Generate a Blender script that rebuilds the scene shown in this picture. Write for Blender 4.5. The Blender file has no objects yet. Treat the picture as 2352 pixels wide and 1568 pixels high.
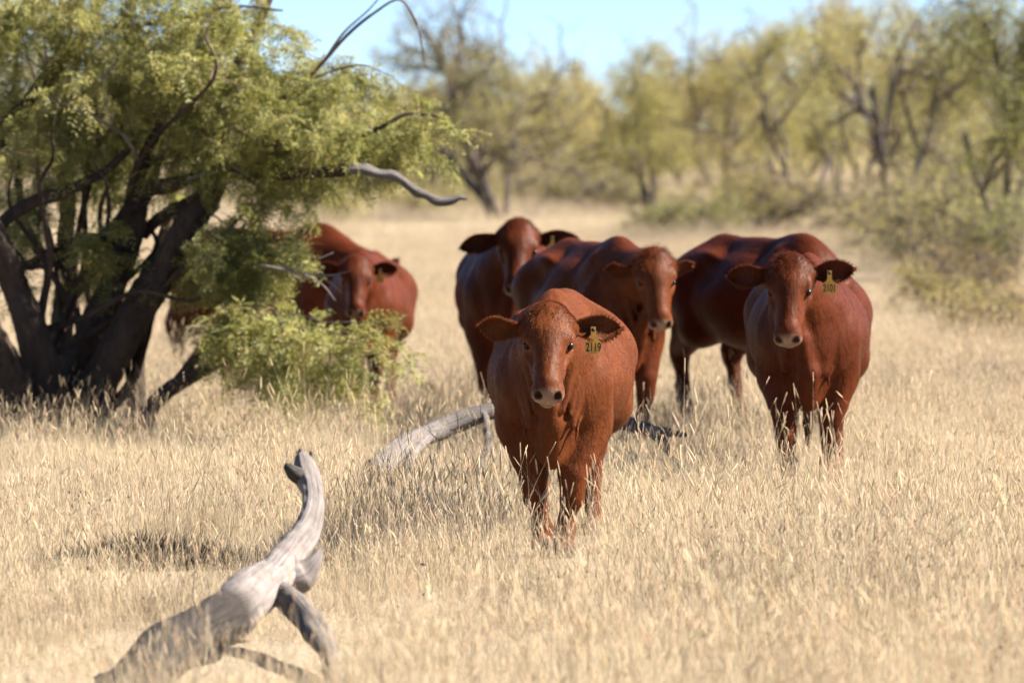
import bpy, math, random
import numpy as np
from mathutils import Vector, Matrix

# ------------------------------------------------------------------ camera, sky, sun, exposure
scene = bpy.context.scene
CAM_H = 1.83
PITCH = math.radians(2.13)
LENS = 150.0
FPX = 2352 * LENS / 36.0                       # focal length in units of the 2352 px wide layout grid
cam_data = bpy.data.cameras.new("Camera")
cam = bpy.data.objects.new("Camera", cam_data)
scene.collection.objects.link(cam)
cam.location = (0, 0, CAM_H)
cam.rotation_euler = (math.pi / 2 - PITCH, 0, 0)
cam_data.lens = LENS
cam_data.sensor_width = 36.0
cam_data.clip_start = 0.1
cam_data.clip_end = 8000
cam_data.dof.use_dof = True
cam_data.dof.focus_distance = 21.2
cam_data.dof.aperture_fstop = 2.8
scene.camera = cam

SUN_EL, SUN_AZ = math.radians(42), math.radians(90)     # azimuth clockwise from +Y (the view direction)
to_sun = Vector((math.cos(SUN_EL) * math.sin(SUN_AZ), math.cos(SUN_EL) * math.cos(SUN_AZ), math.sin(SUN_EL)))
world = bpy.data.worlds.new("World")
scene.world = world
world.use_nodes = True
wn = world.node_tree
sky = wn.nodes.new("ShaderNodeTexSky")
sky.sky_type = 'NISHITA'
sky.sun_disc = False
sky.sun_elevation = SUN_EL
sky.sun_rotation = SUN_AZ
sky.altitude = 700
sky.air_density = 0.5
sky.dust_density = 0.08
sky.ozone_density = 3.8
bg = wn.nodes["Background"]
bg.inputs["Strength"].default_value = 0.05
wn.links.new(sky.outputs[0], bg.inputs["Color"])

sl = bpy.data.lights.new("Sun", 'SUN')
sl.energy = 5.0
sl.angle = math.radians(0.53)
sl.color = (1.0, 0.92, 0.80)
so = bpy.data.objects.new("Sun", sl)
scene.collection.objects.link(so)
so.rotation_euler = to_sun.to_track_quat('Z', 'Y').to_euler()
so.location = (30, -10, 30)

vs = scene.view_settings
vs.view_transform = 'Standard'
vs.look = 'None'
vs.exposure = 2.22
vs.gamma = 1.0
vs.use_curve_mapping = False
scene.cycles.use_denoising = True
scene.cycles.max_bounces = 6
scene.cycles.diffuse_bounces = 2
scene.cycles.transparent_max_bounces = 6

# ------------------------------------------------------------------ helpers
RNG = np.random.default_rng(11)
COL = scene.collection


def P(px, py, d):
    """point of the place at layout grid (px, py) and d metres ahead of the camera"""
    xr, yr = (px - 1176) / FPX, (784 - py) / FPX
    dx, dy, dz = xr, math.cos(PITCH) + yr * math.sin(PITCH), -math.sin(PITCH) + yr * math.cos(PITCH)
    t = d / dy
    return np.array([dx * t, d, CAM_H + dz * t])


def ground(x, y):
    x = np.asarray(x, float); y = np.asarray(y, float)
    t = np.clip((y - 42) / 110, 0, 1)
    rise = 1.25 * t * t * (3 - 2 * t) + np.clip(y - 150, 0, None) * 0.012
    rise = np.where(y > 600, rise * 1.0, rise)
    und = 0.03 * np.sin(x * .9 + 1.3 * np.sin(y * .31)) + 0.025 * np.sin(y * 1.1 + .7 * np.sin(x * .6))
    return rise + und


def tag(o, label=None, cat=None, group=None, kind=None):
    if label: o["label"] = label
    if cat: o["category"] = cat
    if group: o["group"] = group
    if kind: o["kind"] = kind
    return o


def empty(name, loc, rz=0.0):
    o = bpy.data.objects.new(name, None)
    o.empty_display_size = 0.2
    COL.objects.link(o)
    o.location = loc
    o.rotation_euler = (0, 0, rz)
    return o


def mesh_data(name, verts, faces, mat=None, smooth=True, cols=None):
    me = bpy.data.meshes.new(name)
    verts = np.asarray(verts, dtype=np.float32)
    if isinstance(faces, np.ndarray) and faces.ndim == 2:
        nf, k = faces.shape
        me.vertices.add(len(verts))
        me.vertices.foreach_set("co", verts.ravel())
        me.loops.add(nf * k)
        me.loops.foreach_set("vertex_index", faces.astype(np.int32).ravel())
        me.polygons.add(nf)
        me.polygons.foreach_set("loop_start", np.arange(nf, dtype=np.int32) * k)
        me.update(calc_edges=True)
        me.validate()
    else:
        me.from_pydata([tuple(map(float, v)) for v in verts], [], [tuple(map(int, f)) for f in faces])
        me.update()
    if cols is not None:
        a = me.attributes.new("col", 'FLOAT_COLOR', 'POINT')
        c = np.ones((len(verts), 4), np.float32)
        c[:, :3] = cols
        a.data.foreach_set("color", c.ravel())
    if smooth:
        me.polygons.foreach_set("use_smooth", np.ones(len(me.polygons), bool))
    if mat: me.materials.append(mat)
    return me


def obj(name, me, parent=None):
    o = bpy.data.objects.new(name, me)
    COL.objects.link(o)
    if parent: o.parent = parent
    return o


def smooth_path(pts, n):
    """Catmull-Rom through rows of pts (any number of columns), n samples per span"""
    pts = np.asarray(pts, float)
    p = np.vstack([2 * pts[0] - pts[1], pts, 2 * pts[-1] - pts[-2]])
    out = []
    for i in range(1, len(p) - 2):
        t = np.linspace(0, 1, n, endpoint=False)[:, None]
        a, b, c, d = p[i - 1], p[i], p[i + 1], p[i + 2]
        out.append(.5 * (2 * b + (c - a) * t + (2 * a - 5 * b + 4 * c - d) * t ** 2 + (3 * b - a - 3 * c + d) * t ** 3))
    out.append(pts[-1:])
    return np.vstack(out)


def tube(path, radii, sides=8, ridge=0.0, rng=None, lump=0.0):
    """verts and quads of a tapered tube; ridge = relative depth of the bark furrows"""
    path = np.asarray(path, float); radii = np.maximum(np.asarray(radii, float), .0008)
    n = len(path)
    tan = np.gradient(path, axis=0)
    tan /= np.linalg.norm(tan, axis=1)[:, None] + 1e-9
    ref = np.array([0., 1., 0.]) if abs(tan[0][1]) < .8 else np.array([1., 0., 0.])
    u = np.cross(tan[0], ref); u /= np.linalg.norm(u)
    ang = np.linspace(0, 2 * math.pi, sides, endpoint=False)
    V = np.zeros((n, sides, 3))
    s = np.concatenate([[0], np.cumsum(np.linalg.norm(np.diff(path, axis=0), axis=1))])
    if ridge or lump:
        rng = rng or RNG
        ph = rng.uniform(0, 6.28, 8)
    for i in range(n):
        u = u - tan[i] * np.dot(u, tan[i]); u /= np.linalg.norm(u) + 1e-9
        v = np.cross(tan[i], u)
        r = np.full(sides, radii[i])
        if ridge:
            w = .35 * math.sin(s[i] * 9 + ph[0]) + .3 * math.sin(s[i] * 17 + ph[1])
            q = np.sin(ang * 7 + ph[2] + w * 2.2) + .8 * np.sin(ang * 11 + ph[3] - w * 3 + s[i] * 2.1) + .6 * np.sin(ang * 3 + ph[4] + s[i] * 3.1)
            q += .5 * np.sin(s[i] * 60 + ang * 5 + ph[5])
            r = r * (1 + ridge * q)
        if lump:
            r = r * (1 + lump * (np.sin(ang * 2 + ph[6] + s[i] * 7) + .7 * math.sin(s[i] * 13 + ph[7])))
        V[i] = path[i] + np.outer(np.cos(ang) * r, u) + np.outer(np.sin(ang) * r, v)
    V = V.reshape(-1, 3)
    i = np.arange(n - 1)[:, None]; j = np.arange(sides)[None, :]
    a = i * sides + j; b = i * sides + (j + 1) % sides
    F = np.stack([a, b, b + sides, a + sides], -1).reshape(-1, 4)
    # caps: a centre vertex at each end, as degenerate-free triangles written as quads over three rim steps
    c0, c1 = len(V), len(V) + 1
    V = np.vstack([V, path[0] - tan[0] * radii[0] * .3, path[-1] + tan[-1] * radii[-1] * .5])
    jj = np.arange(0, sides - 1, 2)
    cap0 = np.stack([np.full(len(jj), c0), (jj + 2) % sides, jj + 1, jj], -1)
    base = (n - 1) * sides
    cap1 = np.stack([np.full(len(jj), c1), base + jj, base + jj + 1, base + (jj + 2) % sides], -1)
    return V, np.vstack([F, cap0, cap1])


class Soup:
    def __init__(s): s.v, s.f, s.c, s.n = [], [], [], 0
    def add(s, v, f, col=None):
        v = np.asarray(v, float); f = np.asarray(f)
        s.v.append(v); s.f.append(f + s.n); s.n += len(v)
        if col is not None: s.c.append(np.broadcast_to(np.asarray(col, float), (len(v), 3)))
    def mesh(s, name, mat, smooth=True):
        return mesh_data(name, np.vstack(s.v), np.vstack(s.f), mat, smooth, np.vstack(s.c) if s.c else None)


# ------------------------------------------------------------------ materials
def new_mat(name):
    m = bpy.data.materials.new(name)
    m.use_nodes = True
    nt = m.node_tree
    return m, nt, nt.nodes, nt.links, nt.nodes["Principled BSDF"]


def noise(N, L, scale, detail=4, rough=.6, vec=None, dist=0.0):
    n = N.new("ShaderNodeTexNoise")
    n.inputs["Scale"].default_value = scale
    n.inputs["Detail"].default_value = detail
    n.inputs["Roughness"].default_value = rough
    n.inputs["Distortion"].default_value = dist
    if vec is not None: L.new(vec, n.inputs["Vector"])
    return n.outputs["Fac"]


def ramp(N, L, fac, stops):
    r = N.new("ShaderNodeValToRGB")
    e = r.color_ramp.elements
    while len(e) < len(stops): e.new(.5)
    for el, (p, c) in zip(e, stops):
        el.position = p
        el.color = (*c, 1) if len(c) == 3 else c
    L.new(fac, r.inputs["Fac"])
    return r.outputs["Color"]


def mix(N, L, fac, a, b, mode='MIX'):
    m = N.new("ShaderNodeMix"); m.data_type = 'RGBA'; m.blend_type = mode
    for s, v in ((m.inputs[0], fac), (m.inputs[6], a), (m.inputs[7], b)):
        if hasattr(v, "links"): L.new(v, s)
        else: s.default_value = v if not isinstance(v, tuple) else (*v, 1)
    return m.outputs[2]


def bump(N, L, h, strength, dist, bsdf, normal=None):
    b = N.new("ShaderNodeBump")
    b.inputs["Strength"].default_value = strength
    b.inputs["Distance"].default_value = dist
    L.new(h, b.inputs["Height"])
    L.new(b.outputs[0], bsdf.inputs["Normal"])


def attr(N, name="col"):
    a = N.new("ShaderNodeAttribute"); a.attribute_name = name
    return a


def mapped(N, L, scale):
    tc = N.new("ShaderNodeTexCoord")
    mp = N.new("ShaderNodeMapping")
    mp.inputs["Scale"].default_value = scale
    L.new(tc.outputs["Object"], mp.inputs["Vector"])
    return mp.outputs[0]


def mat_coat():
    m, nt, N, L, b = new_mat("cattle_coat")
    c = attr(N).outputs["Color"]
    v = mapped(N, L, (1, 1, 1))
    f1 = noise(N, L, 7, 6, .68, v, .5)
    f2 = noise(N, L, 160, 3, .7, v)
    c1 = mix(N, L, ramp(N, L, f1, [(.3, (0, 0, 0)), (.7, (1, 1, 1))]), mix(N, L, 1.0, c, (.58, .54, .52), 'MULTIPLY'), c)
    c2 = mix(N, L, .35, c1, ramp(N, L, f2, [(.3, (.45, .42, .4)), (.7, (1, 1, 1))]), 'MULTIPLY')
    L.new(c2, b.inputs["Base Color"])
    b.inputs["Roughness"].default_value = .48
    b.inputs["Specular IOR Level"].default_value = .06
    b.inputs["Sheen Weight"].default_value = .0
    b.inputs["Sheen Roughness"].default_value = .4
    v2 = mapped(N, L, (.35, 1, .4))
    f3 = noise(N, L, 46, 4, .65, v2, .8)
    c3 = mix(N, L, .55, c2, ramp(N, L, f3, [(.3, (.52, .5, .48)), (.62, (1, 1, 1)), (.8, (1.12, 1.1, 1.08))]), 'MULTIPLY')
    L.new(c3, b.inputs["Base Color"])
    f4 = noise(N, L, 13, 3, .55, v2, .4)
    ad = N.new("ShaderNodeMath"); ad.operation = 'MULTIPLY_ADD'; ad.inputs[1].default_value = 2.6
    L.new(f4, ad.inputs[0]); L.new(f3, ad.inputs[2])
    bump(N, L, ad.outputs[0], .5, .010, b)
    return m


def mat_hair():
    m, nt, N, L, b = new_mat("cattle_hair")
    L.new(attr(N).outputs["Color"], b.inputs["Base Color"])
    b.inputs["Roughness"].default_value = .5
    b.inputs["Specular IOR Level"].default_value = .05
    return m


def mat_plain(name, col, rough=.6, spec=.4, var=0.0, scale=8):
    m, nt, N, L, b = new_mat(name)
    if var:
        v = mapped(N, L, (1, 1, 1))
        f = noise(N, L, scale, 4, .6, v)
        lo = tuple(x * (1 - var) for x in col)
        hi = tuple(min(1, x * (1 + var)) for x in col)
        L.new(ramp(N, L, f, [(.3, lo), (.7, hi)]), b.inputs["Base Color"])
    else:
        b.inputs["Base Color"].default_value = (*col, 1)
    b.inputs["Roughness"].default_value = rough
    b.inputs["Specular IOR Level"].default_value = spec
    return m


def mat_bark(name, lo, hi, pale):
    m, nt, N, L, b = new_mat(name)
    v = mapped(N, L, (1, 1, .35))
    f1 = noise(N, L, 22, 6, .65, v, .4)
    f2 = noise(N, L, 3.2, 4, .6, v)
    c = ramp(N, L, f1, [(.28, lo), (.62, hi), (.8, pale)])
    c = mix(N, L, ramp(N, L, f2, [(.35, (0, 0, 0)), (.75, (.6, .6, .6))]), c, pale, 'MIX')
    L.new(c, b.inputs["Base Color"])
    b.inputs["Roughness"].default_value = .9
    b.inputs["Specular IOR Level"].default_value = .15
    bump(N, L, f1, .9, .03, b)
    return m


def mat_deadwood():
    m, nt, N, L, b = new_mat("weathered_wood")
    c = attr(N).outputs["Color"]
    uv = attr(N, "grain").outputs["Vector"]
    f1 = noise(N, L, 1.0, 6, .7, uv, .6)
    v = mapped(N, L, (1, 1, 1))
    f2 = noise(N, L, 14, 5, .6, v)
    cc = mix(N, L, .8, c, ramp(N, L, f1, [(.25, (.22, .2, .18)), (.42, (.72, .7, .68)), (.6, (1, 1, 1))]), 'MULTIPLY')
    cc = mix(N, L, .55, cc, ramp(N, L, f2, [(.3, (.5, .46, .43)), (.6, (1, 1, 1))]), 'MULTIPLY')
    L.new(cc, b.inputs["Base Color"])
    b.inputs["Roughness"].default_value = .8
    b.inputs["Specular IOR Level"].default_value = .2
    bump(N, L, f1, 1.0, .02, b)
    return m


def mat_leafy(name, hue_lo, hue_hi, trans=.45, use_attr=True, rough=.55, mid=None):
    """thin plant tissue: diffuse front with light passing through"""
    m, nt, N, L, b = new_mat(name)
    oi = N.new("ShaderNodeObjectInfo")
    r = ramp(N, L, oi.outputs["Random"], [(0, hue_lo), (.3, mid), (1, hue_hi)] if mid else [(0, hue_lo), (1, hue_hi)])
    c = mix(N, L, 1.0, r, attr(N).outputs["Color"], 'MULTIPLY') if use_attr else r
    L.new(c, b.inputs["Base Color"])
    b.inputs["Roughness"].default_value = rough
    b.inputs["Specular IOR Level"].default_value = .3
    t = N.new("ShaderNodeBsdfTranslucent")
    L.new(c, t.inputs["Color"])
    ms = N.new("ShaderNodeMixShader"); ms.inputs[0].default_value = trans
    L.new(b.outputs[0], ms.inputs[1]); L.new(t.outputs[0], ms.inputs[2])
    L.new(ms.outputs[0], N["Material Output"].inputs["Surface"])
    return m


def mat_ground():
    m, nt, N, L, b = new_mat("dry_soil_and_litter")
    v = mapped(N, L, (1, 1, 1))
    f1 = noise(N, L, 1.1, 6, .65, v)
    f2 = noise(N, L, 28, 5, .7, v)
    f3 = noise(N, L, .12, 4, .6, v)
    c = ramp(N, L, f2, [(.3, (.13, .10, .075)), (.5, (.27, .215, .145)), (.75, (.38, .31, .22))])
    c = mix(N, L, ramp(N, L, f1, [(.42, (0, 0, 0)), (.7, (.7, .7, .7))]), c, (.22, .20, .185))
    c = mix(N, L, ramp(N, L, f3, [(.4, (0, 0, 0)), (.7, (.5, .5, .5))]), c, (.34, .275, .17))
    L.new(c, b.inputs["Base Color"])
    b.inputs["Roughness"].default_value = .95
    b.inputs["Specular IOR Level"].default_value = .1
    bump(N, L, f2, .8, .04, b)
    return m


M = dict(
    coat=mat_coat(), hair=mat_hair(),
    eye=mat_plain("cattle_eye", (.007, .004, .003), .25, .22),
    tag=mat_plain("ear_tag_plastic", (.52, .26, .03), .45, .4, .12, 30),
    ink=mat_plain("tag_ink", (.03, .025, .02), .7, .2),
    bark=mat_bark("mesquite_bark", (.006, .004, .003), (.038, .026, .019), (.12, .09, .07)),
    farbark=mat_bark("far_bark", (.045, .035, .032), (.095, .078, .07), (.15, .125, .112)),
    twig=mat_plain("twig_bark", (.11, .075, .05), .85, .2, .45, 5),
    grey=mat_plain("dead_twig_grey", (.17, .14, .12), .85, .2, .35, 9),
    wood=mat_deadwood(),
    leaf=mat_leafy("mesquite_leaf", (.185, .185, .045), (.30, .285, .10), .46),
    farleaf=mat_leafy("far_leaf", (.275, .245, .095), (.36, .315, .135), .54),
    straw=mat_leafy("dry_grass", mid=(.41, .33, .215), hue_lo=(.26, .215, .165), hue_hi=(.53, .448, .318), trans=.4, rough=.5),
    soil=mat_ground(),
    coarse=mat_plain("shade_black", (.012, .010, .011), .9, .1, .4, 20),  # near-black stem colour standing in for shade
)

# ------------------------------------------------------------------ the ground
ys = np.concatenate([np.linspace(-60, 8, 18), np.linspace(9, 60, 130), np.geomspace(61, 4000, 90)])
xu = np.linspace(-1, 1, 121)
half = np.maximum(30, 14 + np.abs(ys) * 1.2)
gx = (np.sign(xu) * np.abs(xu) ** 1.9)[None, :] * half[:, None]
gy = np.repeat(ys[:, None], len(xu), 1)
gz = ground(gx, gy)
ni, nj = gx.shape
ii, jj = np.meshgrid(np.arange(ni - 1), np.arange(nj - 1), indexing='ij')
a = (ii * nj + jj).ravel()
gf = np.stack([a, a + 1, a + 1 + nj, a + nj], -1)
gme = mesh_data("ground", np.stack([gx, gy, gz], -1).reshape(-1, 3), gf, M['soil'])
tag(obj("ground", gme), "dry pale soil and straw litter of the pasture", "ground", kind="structure")

# ------------------------------------------------------------------ cattle
H0 = np.array([0., 0., 0.])


def field_mesh(prims, h):
    """surface nets over a smooth union of tapered capsules and ellipsoids"""
    lo, hi = np.full(3, 9.), np.full(3, -9.)
    for p in prims:
        if p['op'] == 'sub': continue
        lo = np.minimum(lo, p['lo']); hi = np.maximum(hi, p['hi'])
    lo -= 3 * h + .02; hi += 3 * h + .02
    n = np.ceil((hi - lo) / h).astype(int) + 1
    D = np.full(n, .3, np.float32)
    for p in prims:
        m = p['k'] + .03 + 2 * h
        i0 = np.clip(((p['lo'] - m - lo) / h).astype(int), 0, n)
        i1 = np.clip(((p['hi'] + m - lo) / h).astype(int) + 2, 0, n)
        ax = [lo[q] + h * np.arange(i0[q], i1[q]) for q in range(3)]
        X, Y, Z = np.meshgrid(*ax, indexing='ij')
        if p['t'] == 'rc':
            A, B = p['a'], p['b']; ba = B - A; L2 = float(ba @ ba) + 1e-9
            fx, fy, fz = X - A[0], Y - A[1], Z - A[2]
            t = np.clip((fx * ba[0] + fy * ba[1] + fz * ba[2]) / L2, 0, 1)
            d = np.sqrt((fx - ba[0] * t) ** 2 + (fy - ba[1] * t) ** 2 + (fz - ba[2] * t) ** 2) - (p['ra'] + (p['rb'] - p['ra']) * t)
        else:
            R = p['R']; r = p['r']
            fx, fy, fz = X - p['c'][0], Y - p['c'][1], Z - p['c'][2]
            q = [R[w][0] * fx + R[w][1] * fy + R[w][2] * fz for w in range(3)]
            k0 = np.sqrt(sum((q[w] / r[w]) ** 2 for w in range(3)))
            k1 = np.sqrt(sum((q[w] / r[w] ** 2) ** 2 for w in range(3))) + 1e-9
            d = k0 * (k0 - 1) / k1
        sl_ = tuple(slice(i0[q], i1[q]) for q in range(3))
        F = D[sl_]; k = p['k']
        if p['op'] == 'sub':
            d2 = -d
            hh = np.maximum(k - np.abs(F - d2), 0) / k
            D[sl_] = np.maximum(F, d2) + hh * hh * k * .25
        else:
            hh = np.maximum(k - np.abs(F - d), 0) / k
            D[sl_] = np.minimum(F, d) - hh * hh * k * .25
    S = D < 0
    c = S[:-1, :-1, :-1].astype(np.int8)
    cnt = np.zeros_like(c)
    for dx in (0, 1):
        for dy in (0, 1):
            for dz in (0, 1):
                cnt += S[dx:dx + n[0] - 1, dy:dy + n[1] - 1, dz:dz + n[2] - 1]
    act = (cnt > 0) & (cnt < 8)
    idx = np.argwhere(act)
    pos = np.zeros((len(idx), 3)); num = np.zeros(len(idx))
    corners = [np.array(q) for q in ((0, 0, 0), (1, 0, 0), (0, 1, 0), (1, 1, 0), (0, 0, 1), (1, 0, 1), (0, 1, 1), (1, 1, 1))]
    val = [D[tuple((idx + q).T)] for q in corners]
    for e0 in range(8):
        for bit in (1, 2, 4):
            e1 = e0 | bit
            if e1 == e0: continue
            A, B = val[e0], val[e1]
            cr = (A < 0) != (B < 0)
            t = np.where(cr, A / np.where(cr, A - B, 1), 0)
            pt = corners[e0] + t[:, None] * (corners[e1] - corners[e0])
            pos += np.where(cr[:, None], pt, 0); num += cr
    pos = lo + h * (idx + pos / num[:, None])
    vid = np.full(act.shape, -1, np.int64)
    vid[tuple(idx.T)] = np.arange(len(idx))
    faces = []
    for axis in range(3):
        o1, o2 = [(1, 2), (2, 0), (0, 1)][axis]
        s0 = [slice(None)] * 3; s1 = [slice(None)] * 3
        s0[axis] = slice(0, -1); s1[axis] = slice(1, None)
        ch = S[tuple(s0)] != S[tuple(s1)]
        e = np.argwhere(ch)
        e = e[(e[:, o1] > 0) & (e[:, o2] > 0)]
        inside = S[tuple(e.T)]
        d1 = np.zeros(3, int); d1[o1] = 1
        d2 = np.zeros(3, int); d2[o2] = 1
        q = [vid[tuple((e - d).T)] for d in (d1 * 0, d1, d1 + d2, d2)]
        f = np.stack(q, -1)
        f[~inside] = f[~inside][:, ::-1]
        faces.append(f)
    F = np.vstack(faces)
    F = F[(F >= 0).all(1)]
    # two light smoothing passes
    for _ in range(2):
        acc = np.zeros_like(pos); nn = np.zeros(len(pos))
        for i in range(4):
            A, B = F[:, i], F[:, (i + 1) % 4]
            np.add.at(acc, A, pos[B]); np.add.at(nn, A, 1)
            np.add.at(acc, B, pos[A]); np.add.at(nn, B, 1)
        pos = pos * .5 + .5 * acc / np.maximum(nn, 1)[:, None]
    return pos, F


def rc(a, b, ra, rb, k=.05, op='add'):
    a, b = np.array(a, float), np.array(b, float)
    return dict(t='rc', a=a, b=b, ra=ra, rb=rb, k=k, op=op,
                lo=np.minimum(a - ra, b - rb), hi=np.maximum(a + ra, b + rb))


def el(c, r, k=.05, R=None, op='add'):
    c, r = np.array(c, float), np.array(r, float)
    R = np.eye(3) if R is None else R
    e = np.sqrt(((R.T * r) ** 2).sum(1))
    return dict(t='el', c=c, r=r, R=R, k=k, op=op, lo=c - e, hi=c + e)


def head_frame(poll, yaw, pitch, roll=0.0):
    k = 1.0
    f = np.array([math.cos(pitch) * math.cos(yaw), math.cos(pitch) * math.sin(yaw), -math.sin(pitch)])
    l = np.array([-math.sin(yaw), math.cos(yaw), 0])
    u = np.cross(f, l)
    l, u = l * math.cos(roll) + u * math.sin(roll), u * math.cos(roll) - l * math.sin(roll)
    return np.array(poll, float), np.stack([f, l, u])        # rows: forward, left, up


def cow_prims(o):
    p = []
    A, E = rc, el
    bw = o.get('belly', .36) * .97
    p.append(E((-.04, 0, .88), (.64, bw * .96, .32), .1))
    p.append(E((-.14, 0, .84), (.48, bw * 1.02, .29), .12))
    p.append(E((.46, 0, .88), (.31, .215, .36), .10))
    p.append(A((.42, 0, 1.19), (-.60, 0, 1.21), .045, .06, .16))
    hm = o.get('hump', 1.0)
    p.append(E((.38, 0, 1.20), (.20, .045, .085 * hm + .015), .10))
    for s in (1, -1):
        p.append(E((.36, s * .125, .98), (.15, .10, .22), .09))           # shoulder blade
        p.append(E((-.42, s * .215, 1.12), (.10, .06, .055), .09))         # hip
        p.append(E((-.86, s * .11, 1.06), (.07, .06, .06), .08))         # pin
    p.append(E((-.63, 0, .99), (.33, .26, .26), .12))
    # neck and head
    poll, R = o['_head']
    hp = lambda x, y, z: poll + x * R[0] + y * R[1] + z * R[2]
    nb = np.array([.58, 0, 1.0])
    ne = hp(.07, 0, -.13)
    p.append(A(nb, ne, .185, .112, .10))
    p.append(A((.60, 0, .86), ne * .6 + nb * .4 - np.array([0, 0, .08]), .12, .085, .07))
    for s in (1, -1): p.append(E((.60, s * .150, .80), (.085, .070, .14), .03))
    p.append(A((.50, 0, 1.12), hp(.03, 0, -.09), .10, .085, .1))         # crest
    thr = hp(.20, 0, -.20)
    mid = (thr + np.array([.72, 0, .78])) / 2 + np.array([.03, 0, -.05])
    p.append(A(thr, mid, .040, .035, .05))
    p.append(A(mid, (.765, 0, .66), .035, .048, .035))                      # dewlap
    p.append(A((.66, 0, .80), (.60, 0, .54), .115, .085, .09))           # brisket
    p.append(A((.765, 0, .66), (.66, 0, .48), .042, .04, .06))
    for s in (1, -1):                                                    # neck folds
        c0 = nb * .45 + ne * .55 + np.array([0, s * .120, -.02]); c1 = c0 + np.array([.05, -s * .055, -.30])
        p.append(A(c0, c1, .020, .014, .03))
        c0 = nb * .8 + ne * .2 + np.array([0, s * .165, .0]); c1 = c0 + np.array([.10, -s * .06, -.36])
        p.append(A(c0, c1, .028, .016, .04))
    for s in (1, -1):                                                    # finer folds, grooves and hollows
        for q, (u0, yy, dx_) in enumerate(((.62, .105, .02), (.50, .13, .05), (.36, .15, .07), (.22, .165, .08), (.10, .175, .09))):
            c0 = nb * (1 - u0) + ne * u0 + np.array([0, s * yy, .05 - .03 * q]); c1 = c0 + np.array([dx_, -s * .055, -.27 - .02 * q])
            p.append(A(c0, c1, .013, .010, .018))
        p.append(E((-.27, s * .345, 1.08), (.13, .06, .09), .10, None, 'sub'))
        p.append(E((.44, s * .205, .70), (.07, .055, .13), .035))
        p.append(E((.52, s * .175, .92), (.06, .055, .16), .035))
    # legs
    for key, s in (('fl', 1), ('fr', -1)):
        fx, fy, lift = o[key]
        sh = np.array([.50, s * .155, .86]); elb = np.array([.43 + fx * .15, s * .155, .64])
        foot = np.array([.47 + fx, s * .13 + fy, lift])
        knee = elb * .43 + (foot + [0, 0, .1]) * .57 + np.array([.045, 0, .01])
        fet = foot + np.array([-.035, 0, .13])
        p += [A(sh, elb, .14, .115, .09), A(elb, knee + [0, 0, .08], .106, .066, .06),
              A(elb + [.02, 0, .05], elb * .5 + knee * .5 + [.02, s * .01, 0], .10, .072, .05),
              A(knee + [0, 0, .05], knee - [0, 0, .05], .062, .055, .05), A(knee, fet, .046, .040, .04),
              A(fet + [0, 0, .01], fet, .047, .047, .03), A(fet, foot + [.0, 0, .05], .043, .05, .03),
              A(foot + [.0, 0, .05], foot + [.025, 0, .025], .053, .05, .02)]
    for key, s in (('hl', 1), ('hr', -1)):
        fx, fy, lift = o[key]
        hipj = np.array([-.66, s * .17, .94]); stf = np.array([-.52 + fx * .3, s * .2, .70])
        foot = np.array([-.74 + fx, s * .14 + fy, lift])
        hock = np.array([-.86 + fx * .8, s * .15 + fy * .8, .50 + lift * .5])
        fet = foot + np.array([-.03, 0, .13])
        p += [A(hipj, stf, .205, .15, .12), A(hipj + [-.1, 0, -.02], hock + [.03, 0, .1], .16, .07, .1),
              A(stf, hock, .12, .06, .08), A(hock + [-.02, 0, .04], hock - [0, 0, .05], .056, .05, .04),
              A(hock, fet, .05, .042, .04), A(fet, foot + [0, 0, .05], .046, .052, .03),
              A(foot + [0, 0, .05], foot + [.025, 0, .025], .053, .05, .02)]
    # tail
    t0 = np.array([-.93, 0, 1.10]); sw = o.get('tail', 0.0)
    t1 = np.array([-1.0, sw * .2, .98]); t2 = np.array([-1.0, sw * .6, .72]); t3 = np.array([-1.0, sw, .46])
    p += [A((-.80, 0, 1.16), t0, .06, .05, .06), A(t0, t1, .045, .032, .04), A(t1, t2, .03, .024, .03), A(t2, t3, .024, .03, .03),
          A(t3, t3 - [0, -sw * .2, .18], .034, .03, .03), A(t3 - [0, -sw * .2, .18], t3 - [0, -sw * .3, .30], .03, .012, .02)]
    # skull
    RR = R
    def HE(c, r, k=.03, op='add'): p.append(E(hp(*c), r, k, RR, op))
    def HA(a_, b_, ra, rb, k=.03, op='add'): p.append(A(hp(*a_), hp(*b_), ra, rb, k, op))
    HE((.11, 0, -.075), (.145, .112, .105), .04)
    HE((.015, 0, -.03), (.05, .075, .05), .04)                            # poll
    HE((.11, 0, -.024), (.12, .105, .045), .05)                             # broad forehead
    HA((.17, 0, -.068), (.40, 0, -.064), .098, .064, .05)
    HA((.22, 0, -.035), (.42, 0, -.034), .052, .040, .04)                 # nose bridge
    HE((.430, 0, -.066), (.060, .066, .060), .035)                        # muzzle
    HE((.470, 0, -.058), (.030, .064, .046), .022)
    HE((.478, 0, -.088), (.026, .054, .026), .018)                        # upper lip
    HA((.14, 0, -.16), (.40, 0, -.112), .068, .042, .05)                  # jaw
    HE((.430, 0, -.146), (.056, .050, .028), .008)                        # chin and lower lip
    for s in (1, -1):
        HE((.16, s * .060, -.125), (.11, .040, .085), .05)                # cheek
        HE((.158, s * .108, -.018), (.044, .024, .020), .016)             # brow
        HA((.21, s * .096, -.082), (.35, s * .064, -.080), .024, .014, .03)  # cheek bone
        HE((.452, s * .050, -.072), (.042, .030, .044), .022)              # side of the muzzle
        HE((.062, s * .105, -.075), (.048, .045, .042), .04)                # ear root
    for s in (1, -1):
        HE((.275, s * .098, -.046), (.060, .020, .022), .035, 'sub')      # hollow below the eye
        HE((.30, s * .092, -.130), (.070, .022, .025), .035, 'sub')       # hollow of the cheek
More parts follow.
